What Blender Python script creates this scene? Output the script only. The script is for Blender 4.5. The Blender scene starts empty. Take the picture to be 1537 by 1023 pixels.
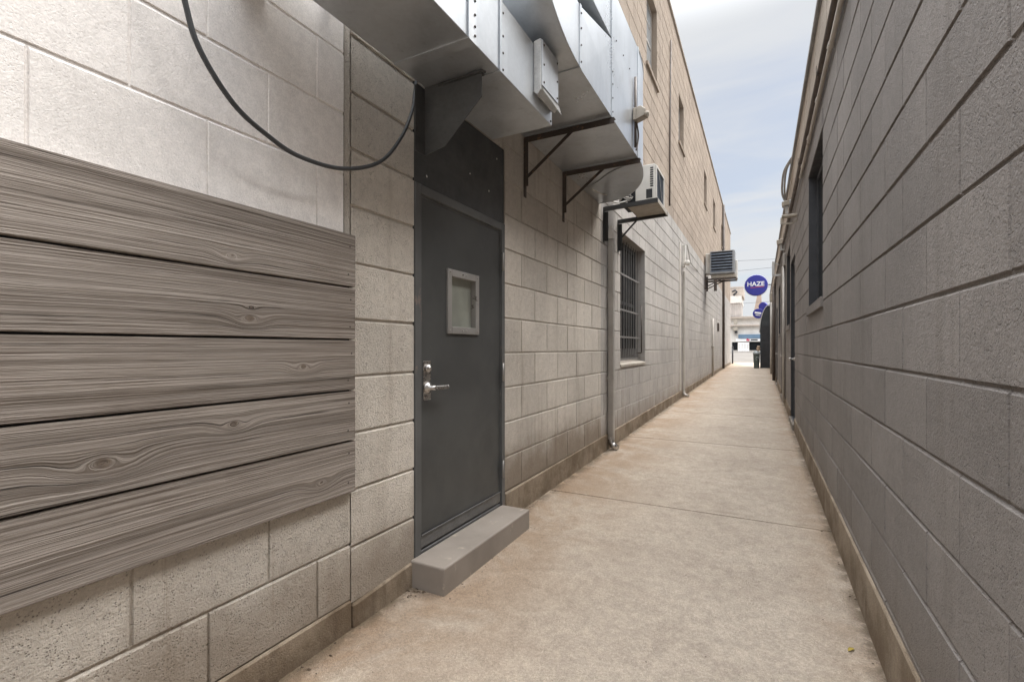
import bpy, bmesh, math, random
from mathutils import Vector, Matrix
R_ = math.radians
rnd = random.Random(7)
scene = bpy.context.scene
col = scene.collection

# ---------------------------------------------------------------- camera
cam_d = bpy.data.cameras.new('camera'); cam = bpy.data.objects.new('camera', cam_d); col.objects.link(cam)
cam_d.sensor_width = 36.0; cam_d.lens = 16.747
cam_d.shift_y = 10.5 / 1537.0
cam_d.clip_start = 0.05; cam_d.clip_end = 3000
cam.location = (0, 0, 1.278)
cam.rotation_euler = (R_(90), 0, R_(27.5816))
scene.camera = cam
scene.render.resolution_x = 1024; scene.render.resolution_y = 681

# ---------------------------------------------------------------- sky and sun
SUN = Vector((0.62, 0.50, 1.25)).normalized()
sun_d = bpy.data.lights.new('sun', 'SUN'); sun = bpy.data.objects.new('sun', sun_d); col.objects.link(sun)
sun_d.energy = 0.85; sun_d.angle = R_(38); sun_d.color = (1.0, 0.94, 0.86)
sun.rotation_euler = SUN.to_track_quat('Z', 'Y').to_euler(); sun.location = (0, 0, 60)
world = bpy.data.worlds.new('World'); scene.world = world; world.use_nodes = True
wn, wl = world.node_tree.nodes, world.node_tree.links
wn.clear()
def wnode(t, **k):
    n = wn.new(t)
    for a, b in k.items(): setattr(n, a, b)
    return n
sky = wnode('ShaderNodeTexSky', sky_type='NISHITA', sun_disc=False)
sky.sun_elevation = math.asin(SUN.z); sky.sun_rotation = math.atan2(SUN.x, SUN.y)
sky.air_density = 1.0; sky.dust_density = 1.5; sky.ozone_density = 1.0
tc = wnode('ShaderNodeTexCoord'); sep = wnode('ShaderNodeSeparateXYZ'); wl.new(tc.outputs['Generated'], sep.inputs[0])
def wmath(op, a, b=None, c=None):
    n = wnode('ShaderNodeMath', operation=op)
    for i, v in enumerate((a, b, c)):
        if v is None: continue
        if isinstance(v, (int, float)): n.inputs[i].default_value = v
        else: wl.new(v, n.inputs[i])
    return n.outputs[0]
zz = wmath('MAXIMUM', sep.outputs['Z'], 0.0)
zd = wmath('ADD', zz, 0.16)
cmb = wnode('ShaderNodeCombineXYZ')
wl.new(wmath('DIVIDE', sep.outputs['X'], zd), cmb.inputs[0]); wl.new(wmath('DIVIDE', sep.outputs['Y'], zd), cmb.inputs[1])
cmb.inputs[2].default_value = 3.1
mp = wnode('ShaderNodeMapping'); mp.inputs['Rotation'].default_value = (0, 0, R_(28)); mp.inputs['Scale'].default_value = (0.55, 1.15, 1)
wl.new(cmb.outputs[0], mp.inputs[0])
nz = wnode('ShaderNodeTexNoise'); nz.inputs['Scale'].default_value = 1.5; nz.inputs['Detail'].default_value = 7; nz.inputs['Roughness'].default_value = 0.52; nz.inputs['Distortion'].default_value = 0.35
wl.new(mp.outputs[0], nz.inputs['Vector'])
ramp = wnode('ShaderNodeMapRange', interpolation_type='SMOOTHSTEP')
ramp.inputs[1].default_value = 0.36; ramp.inputs[2].default_value = 0.60; ramp.inputs[3].default_value = 0.55; ramp.inputs[4].default_value = 1.0
wl.new(nz.outputs['Fac'], ramp.inputs[0])
# overcast: the cloud deck is brighter overhead than at the horizon
cz = wnode('ShaderNodeMapRange', interpolation_type='SMOOTHSTEP'); wl.new(zz, cz.inputs[0])
for i_, v_ in enumerate((0.52, 0.86, 3.45, 39.0)): cz.inputs[i_ + 1].default_value = v_
cie = cz.outputs[0]
cl = wnode('ShaderNodeVectorMath', operation='SCALE'); cl.inputs[0].default_value = (0.945, 0.97, 1.0); wl.new(cie, cl.inputs['Scale'])
skb = wnode('ShaderNodeVectorMath', operation='SCALE'); skb.inputs['Scale'].default_value = 0.60; wl.new(sky.outputs[0], skb.inputs[0])
mx = wnode('ShaderNodeMix', data_type='RGBA'); wl.new(ramp.outputs[0], mx.inputs[0]); wl.new(skb.outputs[0], mx.inputs[6]); wl.new(cl.outputs[0], mx.inputs[7])
bg = wnode('ShaderNodeBackground'); bg.inputs['Strength'].default_value = 0.055; wl.new(mx.outputs[2], bg.inputs['Color'])
wo = wnode('ShaderNodeOutputWorld'); wl.new(bg.outputs[0], wo.inputs['Surface'])
scene.view_settings.view_transform = 'Standard'; scene.view_settings.look = 'None'
scene.view_settings.gamma = 1.0; scene.view_settings.exposure = 2.12

# ---------------------------------------------------------------- helpers: node materials
class NM:
    """small wrapper for building procedural materials"""
    def __init__(s, name):
        s.m = bpy.data.materials.new(name); s.m.use_nodes = True
        s.t = s.m.node_tree; s.n = s.t.nodes; s.l = s.t.links
        s.b = s.n['Principled BSDF']
        s.pos = s.new('ShaderNodeTexCoord').outputs['Object']
    def new(s, t, **k):
        n = s.n.new(t)
        for a, b in k.items(): setattr(n, a, b)
        return n
    def put(s, sock, v):
        if isinstance(v, bpy.types.NodeSocket): s.l.new(v, sock)
        else: sock.default_value = v
    def math(s, op, a, b=None, c=None, clamp=False):
        n = s.new('ShaderNodeMath', operation=op); n.use_clamp = clamp
        for i, v in enumerate((a, b, c)):
            if v is not None: s.put(n.inputs[i], v)
        return n.outputs[0]
    def noise(s, scale=5, detail=4, rough=0.55, stretch=None, vec=None, dist=0.0):
        v = vec if vec is not None else s.pos
        if stretch:
            mp = s.new('ShaderNodeMapping'); mp.inputs['Scale'].default_value = stretch; s.l.new(v, mp.inputs[0]); v = mp.outputs[0]
        n = s.new('ShaderNodeTexNoise'); n.inputs['Scale'].default_value = scale; n.inputs['Detail'].default_value = detail
        n.inputs['Roughness'].default_value = rough; n.inputs['Distortion'].default_value = dist
        s.l.new(v, n.inputs['Vector']); return n.outputs['Fac']
    def voro(s, scale, feature='F1', rand=1.0):
        n = s.new('ShaderNodeTexVoronoi', feature=feature); n.inputs['Scale'].default_value = scale; n.inputs['Randomness'].default_value = rand
        s.l.new(s.pos, n.inputs['Vector']); return n
    def rng(s, v, a, b, c=0.0, d=1.0, smooth=True):
        n = s.new('ShaderNodeMapRange'); n.interpolation_type = 'SMOOTHSTEP' if smooth else 'LINEAR'
        s.l.new(v, n.inputs[0])
        for i, x in enumerate((a, b, c, d)): n.inputs[i + 1].default_value = x
        return n.outputs[0]
    def mix(s, f, a, b, mode='MIX'):
        n = s.new('ShaderNodeMix', data_type='RGBA', blend_type=mode)
        s.put(n.inputs[0], f)
        for i, v in ((6, a), (7, b)):
            if isinstance(v, (tuple, list)): v = tuple(v) + ((1.0,) if len(v) == 3 else ())
            s.put(n.inputs[i], v)
        return n.outputs[2]
    def scale(s, c, f):
        n = s.new('ShaderNodeVectorMath', operation='SCALE')
        if isinstance(c, (tuple, list)): n.inputs[0].default_value = c[:3]
        else: s.l.new(c, n.inputs[0])
        s.put(n.inputs['Scale'], f); return n.outputs[0]
    def xyz(s):
        n = s.new('ShaderNodeSeparateXYZ'); s.l.new(s.pos, n.inputs[0]); return n.outputs
    def attr(s, name):
        return s.new('ShaderNodeAttribute', attribute_name=name).outputs['Fac']
    def bump(s, h, strength=0.5, dist=0.01):
        n = s.new('ShaderNodeBump'); n.inputs['Strength'].default_value = strength; n.inputs['Distance'].default_value = dist
        s.l.new(h, n.inputs['Height']); s.l.new(n.outputs[0], s.b.inputs['Normal'])
    def done(s, colour, rough=0.8, metal=0.0, spec=0.4):
        if isinstance(colour, (tuple, list)): colour = tuple(colour) + ((1.0,) if len(colour) == 3 else ())
        s.put(s.b.inputs['Base Color'], colour); s.put(s.b.inputs['Roughness'], rough); s.put(s.b.inputs['Metallic'], metal)
        s.b.inputs['Specular IOR Level'].default_value = spec
        return s.m

def block_mat(name, base, dirt=(0.16, 0.115, 0.075), tint=0.10, pit=0.55, dirt_amt=0.5, streak=0.25, base_z=0.2, paint=False, relief=1.0):
    k = NM(name); x, y, z = k.xyz()
    big = k.noise(1.3, 5, 0.6); fine = k.noise(190, 3, 0.7); mid = k.noise(28, 4, 0.65)
    t = k.math('MULTIPLY_ADD', k.math('SUBTRACT', k.attr('tint'), 0.5), tint * 2, 1.0)
    t = k.math('MULTIPLY', t, k.rng(big, 0.3, 0.7, 0.88, 1.08)); t = k.math('MULTIPLY', t, k.rng(fine, 0.3, 0.7, 0.90, 1.08))
    t = k.math('MULTIPLY', t, k.rng(mid, 0.3, 0.7, 0.94, 1.05))
    c = k.scale(base, t)
    # dark open pores in the face of the blocks
    pv = k.voro(125).outputs['Distance']; pores = k.math('MULTIPLY', k.rng(pv, 0.16, 0.34, 1, 0), k.rng(k.noise(26, 2), 0.42, 0.62))
    c = k.mix(k.math('MULTIPLY', pores, pit), c, tuple(v * 0.35 for v in base))
    # vertical weather streaks and a soiled splash zone above the ground
    st = k.noise(2.6, 5, 0.6, stretch=(3.0, 3.0, 0.22)); st = k.rng(st, 0.52, 0.74, 0, streak)
    c = k.mix(st, c, tuple(v * m for v, m in zip(base, (0.52, 0.47, 0.42))))
    dr = k.math('MULTIPLY', k.rng(k.noise(11, 4, 0.65, stretch=(3, 3, 0.07)), 0.60, 0.72), k.rng(k.noise(0.9, 3), 0.42, 0.62))
    c = k.mix(k.math('MULTIPLY', dr, streak), c, tuple(v * m for v, m in zip(base, (0.45, 0.38, 0.31))))
    if dirt_amt:
        zz = k.math('ADD', z, k.math('MULTIPLY', k.noise(3.0, 5, 0.65), 0.5))
        d = k.math('MULTIPLY', k.rng(zz, base_z + 0.22, base_z + 0.62, 1, 0), dirt_amt)
        c = k.mix(d, c, dirt)
    h = k.math('ADD', k.math('MULTIPLY', k.noise(120, 4, 0.7), 0.8), k.math('MULTIPLY', pores, -1.3))
    h = k.math('ADD', h, k.math('MULTIPLY', k.noise(340, 2, 0.6), 0.35))
    h = k.math('ADD', h, k.math('MULTIPLY', k.noise(55, 2, 0.5, dist=1.2), 0.7))
    k.bump(h, (0.9 if not paint else 0.75) * relief, 0.0075)
    return k.done(c, 0.88 if not paint else 0.72, 0, 0.3)

def plain(name, colour, rough=0.6, metal=0.0, var=0.12, nscale=6, bump=0.0, bscale=60, spec=0.4, stretch=None):
    k = NM(name)
    t = k.math('MULTIPLY', k.rng(k.noise(nscale, 5, 0.6, stretch=stretch), 0.3, 0.7, 1 - var, 1 + var), k.rng(k.noise(nscale * 9, 3), 0.3, 0.7, 1 - var * 0.5, 1 + var * 0.5))
    c = k.scale(colour, t)
    r = k.rng(k.noise(nscale * 1.7, 4), 0.3, 0.7, max(0.03, rough - 0.1), min(1, rough + 0.1))
    if bump: k.bump(k.noise(bscale, 4, 0.6), bump, 0.004)
    return k.done(c, r, metal, spec)

def chipped(name, colour, chip, thr=0.62, rough=0.5, metal=0.0, scale=9, stretch=None):
    k = NM(name)
    f = k.rng(k.noise(scale, 6, 0.7, stretch=stretch), thr, thr + 0.07)
    t = k.rng(k.noise(3, 4), 0.3, 0.7, 0.86, 1.1)
    c = k.mix(f, k.scale(colour, t), chip)
    k.bump(k.noise(30, 3), 0.06, 0.004)
    return k.done(c, k.rng(k.noise(5, 4), 0.3, 0.7, rough - 0.08, rough + 0.12), metal, 0.4)

def galvanised(name, tone=0.62, rough=0.34, grime=0.16):
    k = NM(name)
    sp = k.voro(60).outputs['Color']; bw = k.new('ShaderNodeRGBToBW'); k.l.new(sp, bw.inputs[0])
    cloud = k.noise(1.7, 4, 0.55); streak = k.noise(7, 4, 0.6, stretch=(1, 1, 0.12)); drip = k.noise(16, 3, 0.6, stretch=(1, 1, 0.05))
    t = k.math('MULTIPLY', k.rng(bw.outputs[0], 0, 1, 0.97, 1.03), k.rng(cloud, 0.3, 0.7, 0.93, 1.04)); t = k.math('MULTIPLY', t, k.rng(streak, 0.40, 0.75, 1.03, 0.93)); t = k.math('MULTIPLY', t, k.rng(drip, 0.60, 0.75, 1.0, 0.86))
    c = k.scale((tone * .96, tone * 1.0, tone * 1.04), t)
    g = k.rng(k.noise(6, 4, 0.55), 0.50, 0.85, 0, grime * 2); c = k.mix(g, c, (0.30, 0.28, 0.25))
    r = k.math('ADD', k.rng(cloud, 0.3, 0.7, rough - 0.04, rough + 0.06), k.math('MULTIPLY', bw.outputs[0], 0.05))
    k.bump(k.noise(1.6, 2, 0.4), 0.06, 0.03)
    return k.done(c, r, 0.72, 0.5)

# ---------------------------------------------------------------- helpers: meshes
class MB:
    def __init__(s): s.bm = bmesh.new(); s.tints = None
    def face(s, pts, smooth=False):
        f = s.bm.faces.new([s.bm.verts.new(p) for p in pts]); f.smooth = smooth; return f
    def hexa(s, a, b):
        """a: 4 points of one end, b: the 4 matching points of the other"""
        A = [s.bm.verts.new(p) for p in a]; B = [s.bm.verts.new(p) for p in b]; fs = []
        fs.append(s.bm.faces.new(A)); fs.append(s.bm.faces.new(B[::-1]))
        for i in range(len(A)):
            j = (i + 1) % len(A); fs.append(s.bm.faces.new((A[j], A[i], B[i], B[j])))
        bmesh.ops.recalc_face_normals(s.bm, faces=fs); return fs
    def box(s, x0, x1, y0, y1, z0, z1, bev=0.0, seg=1):
        fs = s.hexa([(x0, y0, z0), (x1, y0, z0), (x1, y1, z0), (x0, y1, z0)], [(x0, y0, z1), (x1, y0, z1), (x1, y1, z1), (x0, y1, z1)])
        if bev:
            es = list({e for f in fs for e in f.edges}); bmesh.ops.bevel(s.bm, geom=es, offset=bev, segments=seg, affect='EDGES', profile=0.5)
        return s
    def prism(s, pts, vec, bev=0.0):
        v = Vector(vec); fs = s.hexa([Vector(p) for p in pts], [Vector(p) + v for p in pts])
        if bev:
            es = list({e for f in fs for e in f.edges}); bmesh.ops.bevel(s.bm, geom=es, offset=bev, segments=1, affect='EDGES')
        return s
    def bar(s, p0, p1, w, h, up=(0, 0, 1), bev=0.0):
        p0, p1 = Vector(p0), Vector(p1); d = (p1 - p0).normalized(); a = d.cross(Vector(up)).normalized(); b = a.cross(d)
        o = [a * (sx * w / 2) + b * (sy * h / 2) for sx, sy in ((-1, -1), (1, -1), (1, 1), (-1, 1))]
        fs = s.hexa([p0 + q for q in o], [p1 + q for q in o])
        if bev:
            es = list({e for f in fs for e in f.edges}); bmesh.ops.bevel(s.bm, geom=es, offset=bev, segments=1, affect='EDGES')
        return s
    def tube(s, pts, r, n=10, caps=True, rs=None):
        pts = [Vector(p) for p in pts]; rings = []; prev = None
        for i, p in enumerate(pts):
            d = (pts[min(i + 1, len(pts) - 1)] - pts[max(i - 1, 0)]).normalized()
            if prev is None:
                a = d.cross(Vector((0, 0, 1))); a = a if a.length > 0.05 else d.cross(Vector((1, 0, 0)))
            else: a = prev - d * prev.dot(d)
            a.normalize(); prev = a; b = d.cross(a); rr = rs[i] if rs else r
            rings.append([s.bm.verts.new(p + (a * math.cos(t) + b * math.sin(t)) * rr) for t in [2 * math.pi * k / n for k in range(n)]])
        for A, B in zip(rings, rings[1:]):
            for i in range(n):
                f = s.bm.faces.new((A[i], A[(i + 1) % n], B[(i + 1) % n], B[i])); f.smooth = True
        if caps: s.bm.faces.new(rings[0][::-1]); s.bm.faces.new(rings[-1])
        return s
    def lathe(s, c, axis, prof, n=20):
        """prof: (distance along axis, radius)"""
        ax = Vector(axis).normalized(); a = ax.cross(Vector((0, 0, 1))); a = a if a.length > 0.05 else ax.cross(Vector((1, 0, 0)))
        a.normalize(); b = ax.cross(a); c = Vector(c)
        rings = [[s.bm.verts.new(c + ax * t + (a * math.cos(q) + b * math.sin(q)) * max(r, 1e-4)) for q in [2 * math.pi * k / n for k in range(n)]] for t, r in prof]
        for A, B in zip(rings, rings[1:]):
            for i in range(n):
                f = s.bm.faces.new((A[i], A[(i + 1) % n], B[(i + 1) % n], B[i])); f.smooth = n > 8
        s.bm.faces.new(rings[0][::-1]); s.bm.faces.new(rings[-1]); return s
    def build(s, name, mat, parent=None, autosmooth=False):
        bmesh.ops.recalc_face_normals(s.bm, faces=s.bm.faces[:]) if s.tints is None else None
        me = bpy.data.meshes.new(name); s.bm.to_mesh(me); s.bm.free()
        if s.tints is not None:
            at = me.attributes.new('tint', 'FLOAT', 'FACE'); at.data.foreach_set('value', s.tints)
        me.materials.append(mat)
        o = bpy.data.objects.new(name, me); col.objects.link(o)
        if parent is not None:
            o.parent = parent
            w = Vector((0, 0, 0)); p = parent
            while p is not None: w += p.location; p = p.parent
            o.location = -w
        return o
def arc(c, r, a0, a1, n, plane='yz', x=0.0):
    out = []
    for i in range(n + 1):
        t = R_(a0 + (a1 - a0) * i / n); out.append((c[0] + r * math.cos(t), c[1] + r * math.sin(t)))
    return out
def spline(pts, n=8):
    P = [Vector(p) for p in pts]; P = [2 * P[0] - P[1]] + P + [2 * P[-1] - P[-2]]; out = []
    for i in range(1, len(P) - 2):
        for k in range(n):
            t = k / n; a, b, c, d = P[i - 1:i + 3]
            out.append(0.5 * ((2 * b) + (c - a) * t + (2 * a - 5 * b + 4 * c - d) * t * t + (3 * b - 3 * c + d - a) * t ** 3))
    out.append(P[-2]); return out
def tag(o, label=None, cat=None, group=None, kind=None):
    if label: o['label'] = label
    if cat: o['category'] = cat
    if group: o['group'] = group
    if kind: o['kind'] = kind
    return o
def thing(name, label, cat, loc=(0, 0, 0), group=None):
    o = bpy.data.objects.new(name, None); o.empty_display_size = 0.2; col.objects.link(o); o.location = loc
    return tag(o, label, cat, group)

def subtract(rect, ops):
    """rect (y0,y1,z0,z1, flags(l,r,b,t)) minus openings -> list of rects; cut edges lose their flag"""
    out = [rect]
    for (a, b, c, d) in ops:
        nxt = []
        for (y0, y1, z0, z1, f) in out:
            if b <= y0 or a >= y1 or d <= z0 or c >= z1: nxt.append((y0, y1, z0, z1, f)); continue
            l, r, bo, t = f
            if a > y0: nxt.append((y0, a, z0, z1, (l, 0, bo, t)))
            if b < y1: nxt.append((b, y1, z0, z1, (0, r, bo, t)))
            ya, yb = max(a, y0), min(b, y1); la = l if a <= y0 else 0; rb = r if b >= y1 else 0
            if c > z0: nxt.append((ya, yb, z0, c, (la, rb, bo, 0)))
            if d < z1: nxt.append((ya, yb, d, z1, (la, rb, 0, t)))
        out = nxt
    return [q for q in out if q[1] - q[0] > 0.004 and q[3] - q[2] > 0.004]

def block_wall(name, mat, parent, X, side, y0, y1, rows, joint, ops=(), hw=0.0045, vw=0.003, depth=0.007, bev=0.004, seed=1, end_flags=(0, 0)):
    """face of a block wall on the plane x = X, looking towards side (+1/-1), with raked mortar joints as real grooves"""
    r = random.Random(seed); m = MB(); tints = []; bm = m.bm
    def P(y, z, d): return (X - side * d, y, z)
    def quad(a, b, c, d, t):
        pts = [a, b, c, d] if side > 0 else [d, c, b, a]
        bm.faces.new([bm.verts.new(p) for p in pts]); tints.append(t)
    # mortar bed, cut by the openings
    for (a, b, c, d, f) in subtract((y0, y1, rows[0], rows[-1], (0, 0, 0, 0)), ops):
        quad(P(a, c, depth), P(b, c, depth), P(b, d, depth), P(a, d, depth), 0.42)
    for ri in range(len(rows) - 1):
        za, zb = rows[ri], rows[ri + 1]
        js = [y0] + [j for j in joint(ri) if y0 + 0.03 < j < y1 - 0.03] + [y1]
        for ja, jb in zip(js, js[1:]):
            fl = (0 if ja == y0 and not end_flags[0] else 1, 0 if jb == y1 and not end_flags[1] else 1, 0 if ri == 0 else 1, 0 if ri == len(rows) - 2 else 1)
            t = r.random(); dz = r.uniform(-0.0012, 0.0012); pr = r.uniform(-0.0012, 0.0012)
            for (a, b, c, d, f) in subtract((ja, jb, za, zb, fl), ops):
                l, rr, bo, tp = f
                o = (a + l * (vw + r.uniform(-.0006, .0008)), b - rr * (vw + r.uniform(-.0006, .0008)), c + bo * hw + bo * dz, d - tp * hw + tp * dz)
                i = (o[0] + l * bev * .7, o[1] - rr * bev * .7, o[2] + bo * bev * .5, o[3] - tp * bev * 1.9)
                if i[1] - i[0] < .002 or i[3] - i[2] < .002: continue
                quad(P(i[0], i[2], pr), P(i[1], i[2], pr), P(i[1], i[3], pr), P(i[0], i[3], pr), t)
                if bo: quad(P(o[0], o[2], depth), P(o[1], o[2], depth), P(i[1], i[2], pr), P(i[0], i[2], pr), t)
                if tp: quad(P(i[0], i[3], pr), P(i[1], i[3], pr), P(o[1], o[3], depth), P(o[0], o[3], depth), t)
                if l: quad(P(o[0], o[2], depth), P(i[0], i[2], pr), P(i[0], i[3], pr), P(o[0], o[3], depth), t)
                if rr: quad(P(i[1], i[2], pr), P(o[1], o[2], depth), P(o[1], o[3], depth), P(i[1], i[3], pr), t)
    m.tints = tints
    return m.build(name, mat, parent)
def bond(start, length, half=True):
    def j(ri):
        off = start + (length / 2 if (half and ri % 2) else 0)
        k0 = int(math.floor((-12 - off) / length)); return [off + length * k for k in range(k0, k0 + int(48 / length) + 2)]
    return j
def rows_from(z0, first, pitch, z1):
    out = [z0]; z = first
    while z < z1 - 0.05: out.append(z); z += pitch
    return out + [z1]
def recess(m, X, side, op, depth, back=True):
    """reveal faces round an opening cut in a wall"""
    a, b, c, d = op; x0, x1 = X, X - side * depth
    m.face([(x0, a, c), (x1, a, c), (x1, a, d), (x0, a, d)]); m.face([(x0, b, c), (x0, b, d), (x1, b, d), (x1, b, c)])
    m.face([(x0, a, d), (x1, a, d), (x1, b, d), (x0, b, d)]); m.face([(x0, a, c), (x0, b, c), (x1, b, c), (x1, a, c)])
    if back: m.face([(x1, a, c), (x1, b, c), (x1, b, d), (x1, a, d)])
def frame(m, x0, x1, a, b, c, d, w, bev=0.0):
    """rectangular frame, four members butted"""
    m.box(x0, x1, a, a + w, c, d, bev); m.box(x0, x1, b - w, b, c, d, bev)
    m.box(x0, x1, a + w + .0005, b - w - .0005, c, c + w, bev); m.box(x0, x1, a + w + .0005, b - w - .0005, d - w, d, bev)

def screws(x, ys, zs, parent, mat='rusty'):
    for y in ys:
        for z in zs:
            q = MB(); q.lathe((x, y, z), (1, 0, 0), [(0, .006), (.003, .006), (.005, .003)], 6); q.build('screw', M[mat], parent)
L, RR = -1.66, 0.439
YE_L, YE_R, YS = 32.3, 29.0, -5.0
SL = 0.011
def gz(y):
    if y < 27: return SL * (y - 1.5)
    if y < 105: return 0.2805 + (y - 27) / 78 * 0.28
    return 0.56

# ---------------------------------------------------------------- materials
M = {}
M['block_old'] = block_mat('old_block', (0.60, 0.55, 0.485), pit=0.62, dirt_amt=0.62, streak=0.38, tint=0.07)
M['block_door'] = block_mat('weathered_block', (0.57, 0.52, 0.46), pit=0.5, dirt_amt=0.75, streak=0.5, tint=0.09, base_z=0.32)
M['block_grey'] = block_mat('grey_painted_block', (0.415, 0.385, 0.355), pit=0.3, dirt_amt=0.5, streak=0.42, tint=0.05, paint=True)
M['block_white'] = block_mat('white_painted_block', (0.87, 0.83, 0.795), pit=0.12, dirt_amt=0, streak=0.10, tint=0.02, paint=True, relief=0.35)
M['block_tan'] = block_mat('tan_upper_block', (0.36, 0.29, 0.23), pit=0.3, dirt_amt=0, streak=0.35, tint=0.07)
M['block_dark'] = block_mat('dark_painted_block', (0.212, 0.192, 0.178), dirt=(0.17, 0.125, 0.08), pit=0.25, dirt_amt=0.22, streak=0.24, tint=0.09, paint=True)
M['parapet'] = block_mat('pale_parapet', (0.40, 0.345, 0.29), pit=0.3, dirt_amt=0, streak=0.5, tint=0.06)

def footing_mat():
    k = NM('stained_footing'); x, y, z = k.xyz()
    n = k.noise(3.2, 6, 0.65); s = k.noise(5, 5, 0.6, stretch=(2, 2, .3)); f = k.noise(160, 3, 0.7)
    c = k.mix(k.rng(n, 0.35, 0.68), (0.155, 0.115, 0.078), (0.29, 0.235, 0.175))
    c = k.mix(k.rng(s, 0.55, 0.75, 0, 0.6), c, (0.085, 0.06, 0.042)); c = k.scale(c, k.rng(f, 0.3, 0.7, 0.85, 1.12))
    k.bump(k.math('ADD', f, k.math('MULTIPLY', k.noise(25, 4), 1.2)), 0.6, 0.006)
    return k.done(c, 0.9, 0, 0.25)
M['footing'] = footing_mat()

def pavement_mat():
    k = NM('alley_concrete'); x, y, z = k.xyz()
    n1 = k.noise(0.75, 6, 0.62); n2 = k.noise(4.5, 5, 0.65); n3 = k.noise(75, 3, 0.75); n4 = k.noise(260, 2, 0.7)
    c = k.mix(k.rng(n1, 0.32, 0.68), (0.415, 0.345, 0.275), (0.485, 0.41, 0.33))
    c = k.mix(k.rng(n2, 0.40, 0.72, 0, 0.35), c, (0.34, 0.275, 0.22))
    n5 = k.noise(17, 5, 0.7); c = k.scale(c, k.rng(n5, 0.32, 0.68, 0.90, 1.08))
    # rusty brown staining towards the left wall and at the slab ends
    ed = k.math('ADD', k.rng(x, -1.7, -0.55, 1, 0), k.rng(x, 0.08, 0.46, 0, 0.75))
    rs = k.math('MULTIPLY', k.rng(k.noise(1.5, 6, 0.7, dist=0.5), 0.32, 0.60), k.math('MULTIPLY', ed, 0.8, clamp=True))
    c = k.mix(rs, c, (0.275, 0.178, 0.105))
    ds = k.rng(k.noise(2.2, 6, 0.7, stretch=(0.7, 1.8, 1)), 0.60, 0.72, 0, 0.40); c = k.mix(ds, c, (0.21, 0.16, 0.12))
    edge = k.math('ADD', k.rng(x, -1.66, -1.53, 1, 0), k.rng(x, 0.34, 0.439, 0, 1))  # dark band along both walls: edge dirt with contact shadow painted in
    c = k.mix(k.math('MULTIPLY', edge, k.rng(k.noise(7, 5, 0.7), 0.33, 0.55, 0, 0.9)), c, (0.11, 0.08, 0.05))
    bl = k.math('MULTIPLY', k.rng(k.voro(1.15).outputs['Distance'], 0.05, 0.11, 1, 0), k.rng(k.noise(9, 5, 0.7), 0.42, 0.6, 0, 0.45)); c = k.mix(bl, c, (0.16, 0.12, 0.09))
    ag = k.voro(150).outputs['Distance']; spk = k.math('MULTIPLY', k.rng(ag, 0.15, 0.32, 1, 0), k.rng(k.noise(11, 3), 0.45, 0.65))
    c = k.mix(k.math('MULTIPLY', spk, 0.5), c, (0.18, 0.13, 0.095))
    c = k.scale(c, k.math('MULTIPLY', k.rng(n3, 0.3, 0.7, 0.83, 1.13), k.rng(n4, 0.3, 0.7, 0.84, 1.14)))
    h = k.math('ADD', k.math('MULTIPLY', n3, 0.8), k.math('ADD', n4, k.math('MULTIPLY', spk, -0.8)))
    k.bump(h, 0.9, 0.006)
    return k.done(c, k.rng(n2, 0.3, 0.7, 0.72, 0.9), 0, 0.35)
M['pavement'] = pavement_mat()

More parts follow.
